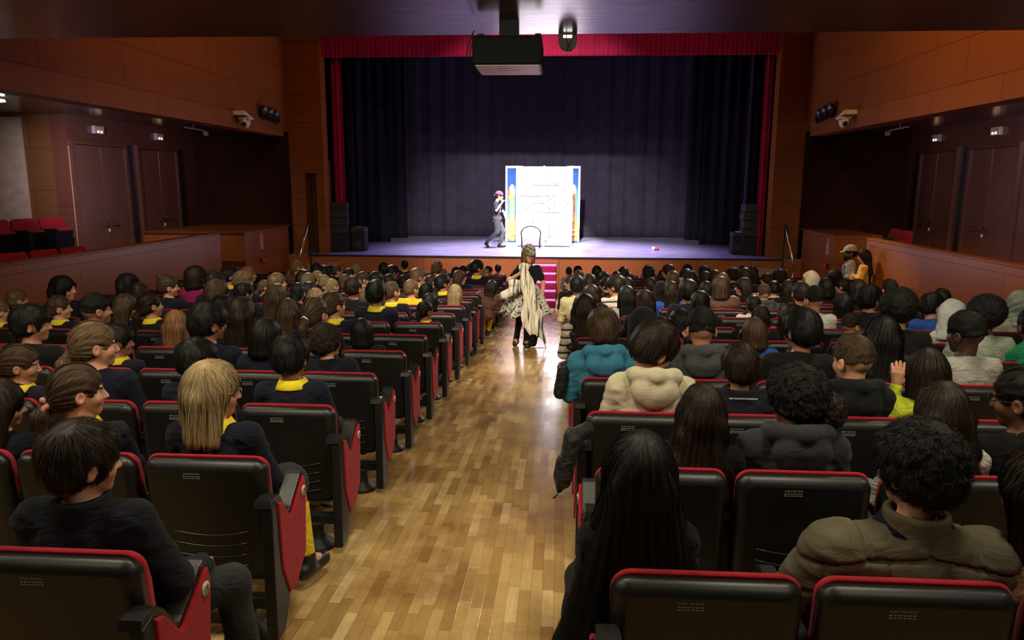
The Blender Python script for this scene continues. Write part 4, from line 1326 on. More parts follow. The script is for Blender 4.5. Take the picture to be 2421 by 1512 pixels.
def seat_meshes():
    d = {}
    tilt = lambda p: (p[0], p[1] + .075 * (1 - p[2] / SEATH), p[2])
    def ring(w, z0, z1, rt, rb, y, ins): return [tilt((x, y, z)) for x, z in rounded_rect(w - 2 * ins, z0 + ins, z1 - ins, max(.01, rt - ins * .6), max(.01, rb - ins * .6))]
    bm = loft([ring(SEATW, .235, SEATH - .012, .048, .07, 0.0, .040), ring(SEATW, .235, SEATH - .012, .048, .07, .010, .018), ring(SEATW, .235, SEATH - .012, .048, .07, .026, .004), ring(SEATW, .235, SEATH - .012, .048, .07, .048, 0)])
    me = bpy.data.meshes.new('back_shell'); bm.to_mesh(me); bm.free(); me.materials.append(M['plastic']); d['back_shell'] = me
    bm = loft([ring(SEATW - .004, .40, SEATH - .002, .050, .03, .046, .004), ring(SEATW, .40, SEATH, .052, .03, .056, 0), ring(SEATW - .004, .40, SEATH - .006, .052, .03, .078, .004), ring(SEATW - .006, .40, SEATH - .028, .08, .03, .105, .015), ring(SEATW - .006, .40, SEATH - .06, .08, .03, .118, .04)])
    me = bpy.data.meshes.new('back_cushion'); bm.to_mesh(me); bm.free(); me.materials.append(M['red']); d['back_cushion'] = me
    mb = MB()
    for k in range(4):
        z = .475 - .050 * k
        mb.tube([tilt((x, -.001, z - .022 * (1 - (x / .16) ** 2))) for x in np.linspace(-.165, .165, 9)], .0035, 5)
    me = mb.mesh('back_rib'); me.materials.append(simple('rib_plastic', (.020, .020, .020), .3, .1, 100)); d['back_rib'] = me
    tm = text_mesh('EURO SEATING', .0098, .0004)
    bm = bmesh.new(); bm.from_mesh(tm)
    bmesh.ops.rotate(bm, verts=bm.verts[:], cent=(0, 0, 0), matrix=Matrix.Rotation(PI / 2, 3, 'X'))
    bmesh.ops.translate(bm, verts=bm.verts[:], vec=(-.045, .075 * (1 - .725 / SEATH) - .0012, .725))
    rows = MB(); rows.bm.free(); rows.bm = bm
    for k, z in ((0, .714), (1, .706)):
        x = -.080
        while x < -.010:
            w = (.006, .009, .004)[int(x * 1000) % 3]
            rows.box(x, x + w, .075 * (1 - z / SEATH) - .0014, .075 * (1 - z / SEATH) - .0006, z - .0018, z + .0018); x += w + .003
    me = rows.mesh('label_print'); me.materials.clear(); me.materials.append(M['print']); d['label_print'] = me
    mb = MB(); mb.prism(rounded_rect(.44, .34, .43, .035, .03), 'y', .14, .50, .012)
    me = mb.mesh('seat_cushion'); me.materials.append(M['red']); d['seat_cushion'] = me
    mb = MB(); mb.box(-.21, .21, .15, .48, .30, .342, .012)
    me = mb.mesh('seat_pan'); me.materials.append(M['plastic']); d['seat_pan'] = me
    mb = MB(); mb.prism([(.05, .14), (.09, .57), (.44, .57), (.47, .53), (.45, .30), (.34, .16)], 'x', -.018, .018, .005)
    me = mb.mesh('armrest'); me.materials.append(M['steelblk']); d['armrest'] = me
    mb = MB(); mb.prism([(.07, .57), (.075, .60), (.43, .615), (.48, .59), (.47, .565)], 'x', -.026, .026, .008)
    me = mb.mesh('armrest_pad'); me.materials.append(M['plastic']); d['armrest_pad'] = me
    mb = MB(); mb.lathe([(.092, 0), (.095, .012), (.085, .030), (.050, .060), (.042, .085), (.042, .13), (.048, .14), (.048, .155)], (0, .035, 0), 22)
    me = mb.mesh('pedestal'); me.materials.append(M['steelblk']); d['pedestal'] = me
    mb = MB(); mb.box(-.27, .27, .010, .060, .145, .195, .004)
    me = mb.mesh('beam'); me.materials.append(M['steelblk']); d['beam'] = me
    # aisle end standard: steel frame at the back, upholstered panel with a notched top
    fr = [(-.062, .05), (-.050, .615), (.000, .628), (.022, .60), (.030, .36), (.16, .20), (.10, .175), (.028, .05)]
    mb = MB(); mb.prism(fr, 'x', -.028, .018, .005)
    me = mb.mesh('end_frame'); me.materials.append(M['steelblk']); d['end_frame'] = me
    pn = [(.004, 0.615), (.05, 0.600), (.110, 0.525), (.135, 0.500), (.16, 0.508), (.292, 0.600), (.312, 0.605), (.322, 0.560), (.285, 0.270), (.16, 0.175), (.085, 0.185), (.02, 0.320)]
    mb = MB(); mb.prism(pn, 'x', -.022, .026, .007)
    me = mb.mesh('end_panel'); me.materials.append(M['red']); d['end_panel'] = me
    mb = MB(); mb.prism([(-.055, 0.615), (-.045, 0.642), (.03, 0.642), (.065, 0.615), (.125, 0.532), (.140, 0.522), (.16, 0.532), (.285, 0.624), (.305, 0.632), (.318, 0.612), (.30, 0.600), (.16, 0.506), (.135, 0.498), (.05, 0.600), (.0, 0.615)], 'x', -.055, .012, .004)
    me = mb.mesh('end_armrest'); me.materials.append(M['plastic']); d['end_armrest'] = me
    mb = MB(); mb.lathe([(.024, .026), (.024, .0305), (0, .0305)], (0, .278, .550), 22, 'x')
    me = mb.mesh('number_plaque'); me.materials.append(M['plaque']); d['number_plaque'] = me
    mb = MB(); mb.sphere((.031, .259, .545), .0022, 8); mb.sphere((.031, .297, .557), .0022, 8)
    me = mb.mesh('screw'); me.materials.append(M['chrome']); d['screw'] = me
    return d


SM = seat_meshes()
ORD = ['first', 'second', 'third', 'fourth', 'fifth', 'sixth', 'seventh', 'eighth', 'ninth', 'tenth', 'eleventh', 'twelfth', 'thirteenth', 'fourteenth', 'fifteenth', 'sixteenth', 'seventeenth']


def seat_pos(block, n, k):
    x = LX0 - PITCHX * k if block == 'L' else RX0 + PITCHX * k
    y = ROW0 + ROWP * (n - 1)
    return x, y, floor_z(y + .1)


def build_seat(block, n, k, taken):
    x, y, z = seat_pos(block, n, k)
    bl = 'left' if block == 'L' else 'right'
    who = 'aisle seat' if k == 0 else '%s seat from the aisle' % ORD[k]
    t = thing('auditorium_seat', (x, y, z), 'black-backed crimson theatre seat, %s block, %s row from the camera, %s' % (bl, ORD[n - 1], who), 'theatre seat', 'theatre seats of the stalls')
    for nm in ('back_shell', 'back_cushion', 'seat_cushion', 'seat_pan'):
        o = obj(nm, SM[nm], None, t)
        if not taken and nm.startswith('seat'):
            o.rotation_euler = (math.radians(78), 0, 0); o.location = (0, .50, .18)
    if n <= 9: obj('label_print', SM['label_print'], None, t)
    if n <= 6: obj('back_rib', SM['back_rib'], None, t)
    if n <= 12 or k == 0:
        sx = 1 if block == 'L' else -1
        if k == 0:
            X = sx * .280
            S = (sx, 1, 1)
            for nm in ('end_frame', 'end_panel', 'end_armrest'):
                o = obj(nm, SM[nm], None, t, (X, 0, 0)); o.scale = S
                if nm == 'end_panel' and n <= 8:
                    pl = obj('number_plaque', SM['number_plaque'], None, o)
                    sc = obj('screw', SM['screw'], None, o)
                    num = cached('num%d' % n, lambda: text_mesh(str(20 - n), .026, .0006))
                    nu = obj('number', num, M['ink'], o, (.0308, .278, .550), (math.radians(90), 0, math.radians(90)))
                    if sx < 0: nu.scale = (-1, 1, 1)
            o = obj('pedestal', SM['pedestal'], None, t, (sx * .13, 0, 0))
            o = obj('beam', SM['beam'], None, t)
            o = obj('armrest', SM['armrest'], None, t, (-sx * .27, 0, 0)); obj('armrest_pad', SM['armrest_pad'], None, t, (-sx * .27, 0, 0))
        else:
            obj('beam', SM['beam'], None, t)
            if k % 2 == 0: obj('pedestal', SM['pedestal'], None, t)
            obj('armrest', SM['armrest'], None, t, (-sx * .27, 0, 0)); obj('armrest_pad', SM['armrest_pad'], None, t, (-sx * .27, 0, 0))
    return t

# ------------------------------------------------------------------ the audience
# head centre in the photograph (px, py), row (0 = nearest fitting), hair style, hair colour, head turn in degrees (+ = toward the right), clothing, who, extras
PEOPLE_L = '''
1178 674 11 L d 0 Pb girl m
200 1090 1 B d 38 C boy f
505 925 2 N o 52 N girl f,y,g
190 925 2 P b 50 N girl f,y,sc
14 955 2 L d 40 N girl f
690 845 3 B k 12 N boy o,y,g
470 852 3 B k 25 N boy o
222 818 3 P l 50 N girl f
60 860 3 P b 68 N girl m,y
632 795 4 M k 15 N girl m
775 808 4 C d 45 C boy f
285 805 4 B k 68 N boy o,y
72 768 4 B k 60 K boy m
860 782 5 M k 0 K girl m
572 742 5 L d 15 N girl m
490 765 5 B k 50 N boy o,g
422 765 5 L g 0 N girl f
6 735 5 S l 40 N boy f,y
145 727 5 S b 65 N boy f,y
226 735 5 F k 45 N boy o
358 722 6 P d 40 N girl m,y
302 725 6 L b 55 N girl f
745 742 6 P b 25 N girl f,hc
790 722 6 P b 40 N girl f,y
683 735 6 L b 5 N girl f
530 728 6 L k 15 N girl m
652 700 7 L b 10 N girl f
890 695 7 B k 28 N boy o,y
1008 745 6 K k 45 N girl o,y,arm
1020 718 7 M k 50 N boy o,y
1077 692 8 L o 5 K girl f
856 705 8 L l 5 N girl f
927 690 8 Z b 40 N boy f,y
974 682 8 S l 45 Y boy f
1010 684 9 M k 35 K girl m
836 681 9 S d 25 K boy m
747 708 7 P o 0 N girl f
706 692 8 P k 5 N girl m
734 686 8 M k 30 N girl m
788 676 9 P o 48 N girl f
732 666 9 L l 60 N girl f
771 666 10 H o 55 N girl f
753 655 10 P o 65 N girl f
720 656 10 L d 60 N girl m
818 664 10 M l 45 N girl f
860 660 10 P b 60 N girl f
891 663 9 S k 40 N boy o
872 676 9 M k 10 N girl m
923 664 10 S d 45 N boy m
957 669 10 M k 20 N girl m
989 654 11 B l 62 N boy f,y
1022 669 9 B b 60 N boy f
1047 669 10 B k 62 N boy o,y
1064 660 11 Z k 105 N boy o
1032 648 12 S b 70 N boy f
1050 648 13 S l 0 N boy f
1032 634 14 C l 0 N boy f
1080 643 13 M d 30 N girl m
1088 655 11 L b 85 N girl f
1127 634 15 B k 62 N boy m,y
1117 655 12 L k 15 N girl m
1097 682 9 B d 40 N boy f
1113 674 10 S b 62 N boy f,wave
1148 668 11 B o 140 N boy f,y
1156 653 13 L k 95 N girl f
1178 643 15 S k 0 Y boy d
768 643 12 M k 0 N girl m
749 636 14 L d 0 N girl m
785 653 11 B k 58 N boy o
798 641 13 S b 60 N boy f
828 648 12 S d 60 N boy f
845 637 14 C o 40 N boy f
929 643 12 B k 58 N boy o
908 634 14 L d 0 N girl m
958 626 17 S k 0 N boy d,y
513 692 7 L b 30 N girl f
508 670 8 S k 30 N boy o
543 653 9 B k 60 N boy o,y
588 649 10 S g 62 K woman f,g
575 667 8 C l 58 N boy f
579 692 7 B k 50 N boy o
629 678 8 P l 58 N girl f,y
656 669 9 S l 60 N boy f
608 678 9 M k 40 K girl m
703 632 13 P g 60 Pb woman f
462 656 8 M d 62 Jv woman f
303 674 8 L k 60 N girl f
332 696 7 S d 0 N boy m
399 678 8 H b 58 N girl f
410 704 6 S k 58 N boy d
437 690 7 P d 60 N girl d
148 684 6 L k 70 N girl f
46 708 6 S l 40 N boy f
'''
PEOPLE_R = '''
1512 1120 1 V k 0 K girl o
2172 1115 1 C k -22 Po man f,dc
2450 1160 1 L d -20 Jb woman f
1655 975 2 W d 0 K girl m
1882 945 2 C k -32 Hd girl o,bun
2222 975 2 W d 0 Jw girl f
2425 945 2 K k -42 K girl d,g
1548 828 3 B d 62 Hc boy f
1748 868 3 B d -5 C boy m,txt
2018 855 3 F b -22 Hk boy f
2188 880 3 M d 0 Jn girl f,raise
1427 782 4 B b 0 Hu boy f
1660 782 4 F k 5 Hg boy m
1897 785 4 B k -25 K boy o
2288 792 4 F k -28 Jt boy x
2090 800 4 L k 20 Pk girl m
1518 765 5 O k 0 K girl m
1605 768 5 P k -12 Jr girl m,sc
1780 785 5 M b 0 Ju girl f
2008 768 5 F d 52 N boy m,g
1868 748 5 L d 0 K girl m
1382 728 6 W d 0 Js girl m
1420 740 6 L k 0 Jc girl m
1795 748 6 L d -10 Jp girl m
2130 735 5 A k 20 K boy m
2256 742 6 J w 80 Jw girl m
2332 748 5 A k 0 Jm girl d
2408 718 7 J s 0 Jt girl m
2440 770 5 S k 0 Jg boy d
1482 700 7 L k 0 Jt girl m
1524 715 7 L d 0 K girl m
1655 718 7 B k 0 Hk boy m
1778 720 7 B k 0 Jw boy o
1925 710 7 F k -15 Jw boy m
1988 716 7 L k -18 K girl m
2058 708 7 B k 58 N boy m
2098 716 8 C k 25 K boy o
2204 724 7 B k 72 Ju boy f
2224 708 8 S k 0 K boy o
1398 698 8 L d 0 K girl m
1562 684 9 O k 0 K girl o
1586 688 8 L d 0 Ju girl m,nine
1627 690 8 B k -10 N boy m
1668 684 9 M k 0 K girl m
1703 680 9 M b 0 Pb girl f
1756 678 8 L d -82 K girl f
1805 694 8 F b 0 Hg boy f
1828 681 10 B k 0 Jw boy m
1862 682 9 L d 0 K girl m
1893 694 8 S d 0 K boy m
1952 679 9 M k 0 K girl m
1990 677 10 B k -62 K boy f
2028 686 9 M d 0 K girl m
2104 686 9 F d 0 K boy m
1482 676 10 M d 0 K girl m
1456 676 9 B d -68 Js boy f
1432 673 11 B k -58 K boy m,g
1393 670 10 B d 0 K boy m
1364 675 9 S k 0 Jc boy o
1349 667 11 S b -78 K boy f
1535 670 10 L d -62 K girl f
1590 660 11 S b 0 K boy f
1632 662 11 C k 0 K boy o
1620 654 12 S k -68 K boy f
1564 655 12 L d 0 K girl m
1533 646 14 C k 0 K boy o
1533 636 16 S k 0 K boy o
1579 641 16 L d -70 K girl f
1623 638 17 L k -58 K girl f
1664 644 15 A k 0 K boy o
1690 657 12 M d 0 K girl m
1665 657 13 M d -60 K girl f
1708 665 11 M l 0 K girl f
1732 651 13 C k -40 K boy m
1754 643 15 M d 0 K girl m
1762 653 12 M d 0 K girl m
1778 645 14 L d 0 K girl m
1811 661 11 L d -72 K girl f
1843 656 12 C k 0 K boy o
1914 662 10 J c -80 C woman d
1345 641 16 Z d 0 Jt boy d
1366 642 16 B k 0 K boy m
1368 653 13 M b 0 K girl m
1411 641 15 L d 0 K girl m
1429 659 12 B k 0 K boy m
1457 656 12 M d 0 K girl m
1473 645 14 M d 0 K girl m
1486 656 13 M d 0 K girl m
'''
CLOTH = {
    'N': ('jumper', fabric('navy_knit', (.0065, .0075, .016)), 'navy jumper'), 'Y': ('tee', fabric('yellow_pique', (.62, .47, .02)), 'yellow polo shirt'),
    'K': ('jumper', fabric('black_knit', (.007, .0068, .007)), 'black top'), 'C': ('coat', fabric('navy_coat_cloth', (.0062, .0066, .011)), 'dark coat'),
    'Hc': ('hoodie', fabric('cream_fleece', (.50, .43, .30), .95, 900, 14, .03, .12), 'cream hoodie'), 'Hu': ('hoodie', fabric('blue_fleece', (.035, .17, .27), .95, 900, 14, .03, .14), 'blue hoodie'),
    'Hg': ('hoodie', fabric('grey_fleece', (.052, .055, .058), .95, 900, 14, .03, .2), 'grey hoodie'), 'Hk': ('hoodie', fabric('black_fleece', (.008, .008, .009)), 'black hoodie'),
    'Hd': ('hoodie', fabric('charcoal_fleece', (.026, .026, .030), .95, 900, 14, .03, .2), 'charcoal hoodie'), 'Po': ('puffer', fabric('olive_nylon', (.085, .070, .040), .6, 900, 14, .03, .16), 'olive puffer jacket'),
    'Pk': ('puffer', fabric('black_nylon', (.008, .008, .008), .45), 'black puffer jacket'), 'Pb': ('puffer', fabric('brown_nylon', (.10, .045, .030), .5), 'brown padded jacket'),
    'Jw': ('jumper', fabric('white_knit', (.52, .50, .44)), 'white top'), 'Jt': ('jumper', fabric('light_grey_knit', (.30, .29, .26)), 'light grey jumper'),
    'Ju': ('jumper', fabric('blue_jersey', (.020, .070, .30)), 'blue jersey'), 'Jr': ('jumper', fabric('red_knit', (.40, .025, .03)), 'red jumper'),
    'Jp': ('jumper', fabric('pink_knit', (.50, .045, .11)), 'pink jumper'), 'Jg': ('jumper', fabric('green_knit', (.01, .16, .07)), 'green top'),
    'Jm': ('jumper', fabric('mint_knit', (.24, .28, .21)), 'pale mint jumper'), 'Js': ('jumper', stripes('striped_knit', [(.55, .52, .45), (.55, .52, .45), (.03, .03, .05), (.5, .35, .22)], 14), 'striped jumper'),
    'Jc': ('jumper', fabric('pale_yellow_knit', (.48, .43, .22)), 'pale yellow jumper'), 'Jn': ('jumper', fabric('neon_knit', (.52, .60, .04)), 'neon yellow top'),
    'Jv': ('tee', fabric('magenta_cloth', (.26, .010, .090)), 'magenta top'), 'Jb': ('jumper', fabric('beige_knit', (.30, .19, .10)), 'beige jumper'),
    'Jy': ('jumper', fabric('mustard_velvet', (.62, .31, .015), .7, 500, 10, .5), 'mustard jumper')}
TROUSER = [fabric('charcoal_trousers', (.022, .023, .026)), fabric('blue_denim', (.075, .12, .19)), fabric('black_trousers', (.009, .009, .010))]
SHOE_BLACK = simple('black_leather', (.010, .010, .010), .4, .1)
SHOE_WHITE = simple('white_sneaker', (.55, .53, .50), .6, .05)
YELLOW = fabric('yellow_collar_cloth', (.70, .55, .02), .9, 700, 20, .03, .05)
YSOCK = fabric('yellow_sock', (.62, .42, .02), .95, 900)
SCRUNCH = fabric('pink_scrunchie_cloth', (.50, .20, .16))
SCARF = {'w': fabric('white_scarf', (.50, .52, .48)), 's': fabric('grey_scarf', (.20, .25, .22)), 'c': fabric('cream_scarf', (.60, .52, .38)), 'k': fabric('black_hood_cloth', (.0075, .0075, .008))}
GOLD = simple('gold_metal', (.6, .4, .15), .25, .02, 10, 0, 1.0)
HNAME = dict(k='black', d='dark brown', b='brown', l='light brown', o='blond', g='ginger')
SNAME = dict(S='short', Z='cropped', F='faded', B='thick', C='curly', A='afro', M='bobbed', L='long', W='wavy', N='straight', V='very long', P='ponytailed', H='topknotted', K='braided')


def finish_person(root, p, style, hcol, cloth, ex, hi, n, seed, kid, legmat=None, hide_legs=False, socks=False, base_key=None, cl_key=None, shoe=None):
    """hair and clothing as children of the body mesh"""
    R = Matrix([[float(v) for v in r] for r in p['R']]); e = R.to_euler(); hc = tuple(p['head'])
    hm = SCARF[hcol if style == 'J' else 'k'] if style in 'JO' else HAIR[hcol + ('m' if style in 'CAZF' else '')]
    if hi:
        hme = hair_mesh('hair', style, seed, .0062, 7000 if style not in 'JO' else 0, .0016 if style not in 'CA' else .0022, 9)
    else:
        v = int(seed * 7) % 2
        hme = cached(('hair', style, v), lambda: hair_mesh('hair', style, v * 2.3 + .4, .0088, 1700, .0026, 6))
    nm = {'J': 'headscarf', 'O': 'hood'}.get(style, 'hair')
    obj(nm, hme, hm, root, hc, e, own=True)
    kind, mat, _ = CLOTH[cloth]
    if cl_key is None:
        cme = jumper_mesh('garment', p, kind, .0085, seed)
    else:
        cme = cached(cl_key, lambda: jumper_mesh('garment', p, kind, .012, seed))
    obj({'tee': 'shirt', 'hoodie': 'hoodie', 'puffer': 'jacket', 'coat': 'coat'}.get(kind, 'jumper'), cme, mat, root, own=True)
    if not hide_legs:
        if socks:
            obj('skirt', cached(('skirt', base_key), lambda: legs_mesh('skirt', p, 'skirt')), TROUSER[0], root, own=True)
            for sd in (0, 1): obj('sock', cached(('sock', sd, base_key), lambda: socks_mesh('sock', p, sides=(sd,))), YSOCK, root, own=True)
        else:
            obj('trousers', cached(('trousers', base_key), lambda: legs_mesh('trousers', p)), legmat or TROUSER[0], root, own=True)
        for sd in (0, 1): obj('shoe', cached(('shoe', sd, base_key), lambda: shoes_mesh('shoe', p, sides=(sd,))), shoe or SHOE_BLACK, root, own=True)
    if 'y' in ex: obj('collar', cached('collar', lambda: collar_mesh('collar', p)), YELLOW, root, own=True)
    if 'dc' in ex: obj('inner_collar', collar_mesh('inner_collar', p), CLOTH['N'][1], root).scale = (1.12, 1.0, 1.0)
    if 'g' in ex:
        obj('glasses', cached('glasses', lambda: glasses_mesh('glasses')), simple('glasses_black', (.01, .01, .01), .3, .0) if seed % 1 < .6 else M['chrome'], root, hc, e, own=True)
    if 'sc' in ex:
        mb = MB(); r = random.Random(3)
        mb.tube([(.026 * math.cos(a) * (1 + .15 * math.sin(5 * a)), -.128 + .012 * math.sin(3 * a), -.045 + .026 * math.sin(a)) for a in np.linspace(0, 2 * PI, 22, endpoint=False)], .013, 8, True)
        mb.build('scrunchie', SCRUNCH, root, hc, e)
    if 'hc' in ex:
        mb = MB(); mb.tube([(-.03, -.125, -.02), (.0, -.135, .0), (.03, -.125, -.02)], .006, 6); mb.build('hair_clip', M['whiteplastic'], root, hc, e)
    if 'bun' in ex:
        o = obj('hair_bun', hair_mesh('hair_bun', 'C', 5.0, .007, 900, .003, 8), HAIR['d'], root, tuple(np.array(hc) + p['R'] @ np.array((.075, -.085, -.05))), e, own=True)
        o.scale = (.62, .55, .62)
        mb = MB(); nk = np.array(p['neck']); mb.tube([(.060 * math.cos(a), nk[1] + .060 * math.sin(a), nk[2] + .010 + .006 * math.sin(a)) for a in np.linspace(0, 2 * PI, 28, endpoint=False)], .0022, 5, True)
        mb.build('necklace', GOLD, root)
    if 'txt' in ex:
        tm = text_mesh('NEW MOUNTAIN CHAMPIONS', .0105, .0008)
        o = obj('back_lettering', tm, M['white'], root, (0, .118, .862), (math.radians(84), 0, 0))
    if 'nine' in ex:
        o = obj('back_number', text_mesh('9', .11, .002), M['white'], root, (.05, .095, .72), (math.radians(84), 0, 0))


free = {}
def pick_seat(block, px, py, row):
    best = None
    for n in range(1, NROW + 1):
        y0 = ROW0 + ROWP * (n - 1)
        q = at_y(px, py, y0 + .235); fz = floor_z(y0 + .1); zr = q[2] - fz
        for k in range(0, 11):
            if (block, n, k) in free: continue
            xk = seat_pos(block, n, k)[0]
            c = abs(q[0] - xk) * 1.6 + abs(zr - 1.0) * (1.0 if zr < 1.0 else 1.3)
            if abs(q[0] - xk) > .58: c += 3
            if row: c += abs(n - row) * .10
            if best is None or c < best[0]: best = (c, n, k, q, zr)
    return best


def add_person(block, spec, i):
    px, py, row, style, hcol, yaw, cloth, kid, ex = spec
    c, n, k, q, zr = pick_seat(block, px, py, row)
    free[(block, n, k)] = 1
    xk, yk, fz = seat_pos(block, n, k)
    s = min(1.22, max(.80, (zr - .42) / .58))
    hi = n <= 3 or (n == 4 and block == 'R')
    seed = (i * 1.37) % 9.0
    skin = ex[0]
    dx = q[0] - xk
    sh = max(-.22, min(.22, dx * .62)); lean = max(-.22, min(.22, math.atan2(dx - sh, 1.0 * s)))
    if (px, py) == (1512, 1120): sh, lean = dx, 0
    if c > 9: print('SEATFIT', block, px, py, n, k, round(c, 2), round(dx, 2), round(zr, 2))
    yq = int(round(yaw / 20.0)) * 20 if not hi else yaw
    pitch = 0 if not hi else -4
    kw = {}
    special = any(f in ex for f in ('arm', 'wave', 'raise'))
    roll = 0
    if (px, py) == (1548, 828): pitch, roll = -22, 10
    p = pose_sit(yq, pitch, roll)
    root_loc = np.array([xk + sh, yk, fz + .42 - .42 * s])
    loc_of = lambda w: tuple((np.array(w) - root_loc) / s)
    if (px, py) == (1512, 1120): p['kn'][0] = (-.14, .56, .48); p['an'][0] = (-.185, .62, .10); p['toe'][0] = (-.245, .71, .045); p['sh'] = [(-.12, .225, .80), (.12, .225, .80)]; p['el'] = [(-.15, .30, .60), (.15, .30, .60)]
    if (px, py) == (200, 1090): p['kn'][1] = (.33, .47, .47); p['an'][1] = (.36, .50, .10); p['toe'][1] = (.38, .62, .045); p['el'][1] = (.25, .25, .60); p['wr'][1] = (.24, .44, .55)
    if (px, py) == (505, 925): p['kn'][1] = (.20, .55, .48); p['an'][1] = (.255, .50, .10); p['toe'][1] = (.29, .62, .045)
    if cloth == 'Po': p['sh'] = [(-.20, .215, .765), (.20, .215, .765)]; p['el'] = [(-.30, .25, .56), (.30, .25, .56)]
    if 'arm' in ex:
        w = loc_of(at_y(1046, 822, yk + .36)); p['wr'][1] = w; p['el'][1] = ((w[0] + .15) / 2 + .06, .30, .60); p['hd'][1] = (.1, .8, -.1); p['curl'] = (.7, 1.0)
    if 'wave' in ex:
        w = loc_of(at_y(1122, 712, yk + .40)); p['wr'][1] = w; p['el'][1] = (w[0] - .02, .32, w[2] - .18); p['hd'][1] = (.1, .2, 1); p['curl'] = (.7, .35); p['up'] = [(0, 0, 1), (0, 1, 0)]
    if 'raise' in ex:
        w = loc_of(at_y(2141, 908, yk + .26)); p['wr'][0] = w; p['el'][0] = (w[0] - .07, .22, .70); p['hd'][0] = (.12, .05, 1); p['curl'] = (.45, .7); p['up'] = [(-.3, -1, 0), (0, 0, 1)]
    key = ('body', yq, special or hi, i if (special or hi) else 0)
    me = cached(key, lambda: body_mesh('body', p, .0062 if hi else .0085))
    o = obj('person', me, [SKIN[skin], EYE, IRIS, LIP[skin]], None, tuple(root_loc), None, own=True)
    o.rotation_euler = (0, lean, 0); o.scale = (s, s, s)
    kind = CLOTH[cloth][0]
    ck = None if (hi or special) else ('cloth', kind, int(seed) % 2)
    leg = TROUSER[1] if (block == 'R' and i % 3 == 0) else TROUSER[2 if block == 'R' else 0]
    finish_person(o, p, style, hcol, cloth, ex, hi, n, seed, kid, leg, False, block == 'L' and kid == 'girl' and k == 0, ('sit', i) if n < 3 and k == 0 else 'sit', ck, SHOE_WHITE if block == 'R' and k == 0 else None)
    bl = 'left' if block == 'L' else 'right'
    if style == 'J': hd = {'w': 'white', 's': 'grey', 'c': 'cream'}[hcol] + '-headscarfed %s' % kid
    elif style == 'O': hd = 'black-hooded %s' % kid
    else: hd = '%s %s-haired %s' % (SNAME[style], HNAME[hcol].replace(' ', '-'), kid)
    col = ', yellow collar' if 'y' in ex else ''
    who = 'aisle seat' if k == 0 else '%s from aisle' % ORD[k]
    tag(o, '%s in %s%s, %s block, %s row, %s' % (hd, CLOTH[cloth][2], col, bl, ORD[n - 1], who), 'person', 'seated audience in the %s block' % bl)


def parse(txt):
    out = []
    for ln in txt.strip().splitlines():
        a = ln.split()
        out.append((int(a[0]), int(a[1]), int(a[2]), a[3], a[4], int(a[5]), a[6], a[7], a[8].split(',')))
    return out


for i, sp in enumerate(parse(PEOPLE_L)): add_person('L', sp, i)
for i, sp in enumerate(parse(PEOPLE_R)): add_person('R', sp, i + 100)

UNSEEN = set()
for block in 'LR':
    for n in range(1, NROW + 1):
        for k in range(0, 10):
            x, y, z = seat_pos(block, n, k)
            v = np.array([x, y, z + .79]) - CAM
            dz = v @ _F; u = (v @ _R) / dz * FPX + IW / 2
            if u < -260 * 2.2 / max(dz, .8) or u > IW + 260 * 2.2 / max(dz, .8): continue
            if (block, n, k) in UNSEEN: continue
            build_seat(block, n, k, (block, n, k) in free)

# ------------------------------------------------------------------ standing figures
def pose_stand(yaw=0, pitch=0, roll=0, **kw):
    p = dict(pelvis=(0, 0, .80), chest=(0, .0, 1.0), neck=(0, -.005, 1.185), head=(0, .015, 1.335), R=rotm(yaw, pitch, roll),
             sh=[(-.16, -.005, 1.135), (.16, -.005, 1.135)], el=[(-.21, .0, .92), (.21, .0, .92)], wr=[(-.21, .07, .73), (.21, .07, .73)],
             hd=[(0, .2, -1), (0, .2, -1)], up=[(-1, 0, 0), (1, 0, 0)], hp=[(-.085, 0, .76), (.085, 0, .76)], kn=[(-.09, .02, .42), (.09, .02, .42)],
             an=[(-.09, 0, .09), (.09, 0, .09)], toe=[(-.11, .13, .045), (.11, .13, .045)], curl=0.6)
    p.update(kw)
    return p


def figure(loc, rz, s, p, skin, label, hairstyle, hcol, garments, group=None, h=.0075):
    o = obj('person', body_mesh('body', p, h), [SKIN[skin], EYE, IRIS, LIP[skin]], None, loc, (0, 0, rz), own=True)
    o.scale = (s, s, s)
    R = Matrix([[float(v) for v in r] for r in p['R']]); e = R.to_euler()
    if hairstyle: obj('hair', hair_mesh('hair', hairstyle, 1.7, .007, 1400, .0034, 8), HAIR[hcol], o, tuple(p['head']), e, own=True)
    for nm, me, mat in garments: obj(nm, me, mat, o, own=True)
    tag(o, label, 'person', group)
    return o, e


def sdf_obj(name, f, lo, hi, h, mat, parent=None, loc=None, rot=None):
    return obj(name, raw_mesh(name, *sdf_mesh(f, lo, hi, h)), mat, parent, loc, rot)


def cap_fn(brim=1.0):
    def f(Q):
        o = ell(Q, (0, -.008, .054), (.102, .124, .106))
        o = np.maximum(o, .045 - Q[:, 2] + .10 * Q[:, 1])
        b = np.maximum(ell(Q, (0, .105, .052), (.070, .075, .5)), np.abs(Q[:, 2] - .052 + .30 * (Q[:, 1] - .08)) - .005)
        return smin(o, np.maximum(b, .06 - Q[:, 1]), .008)
    return f


def print_mat(name, dark, light, scale, thr=.5):
    t = NT(name); tc = t.n('ShaderNodeTexCoord')
    nz = t.n('ShaderNodeTexNoise'); nz.inputs['Scale'].default_value = scale; nz.inputs['Detail'].default_value = 3; nz.inputs['Distortion'].default_value = 1.4
    t.l(tc.outputs['Object'], nz.inputs['Vector'])
    t.set(col=t.ramp(nz.outputs['Fac'], [(thr - .06, dark), (thr + .02, light)]), rough=.85, spec=.2)
    return t.m


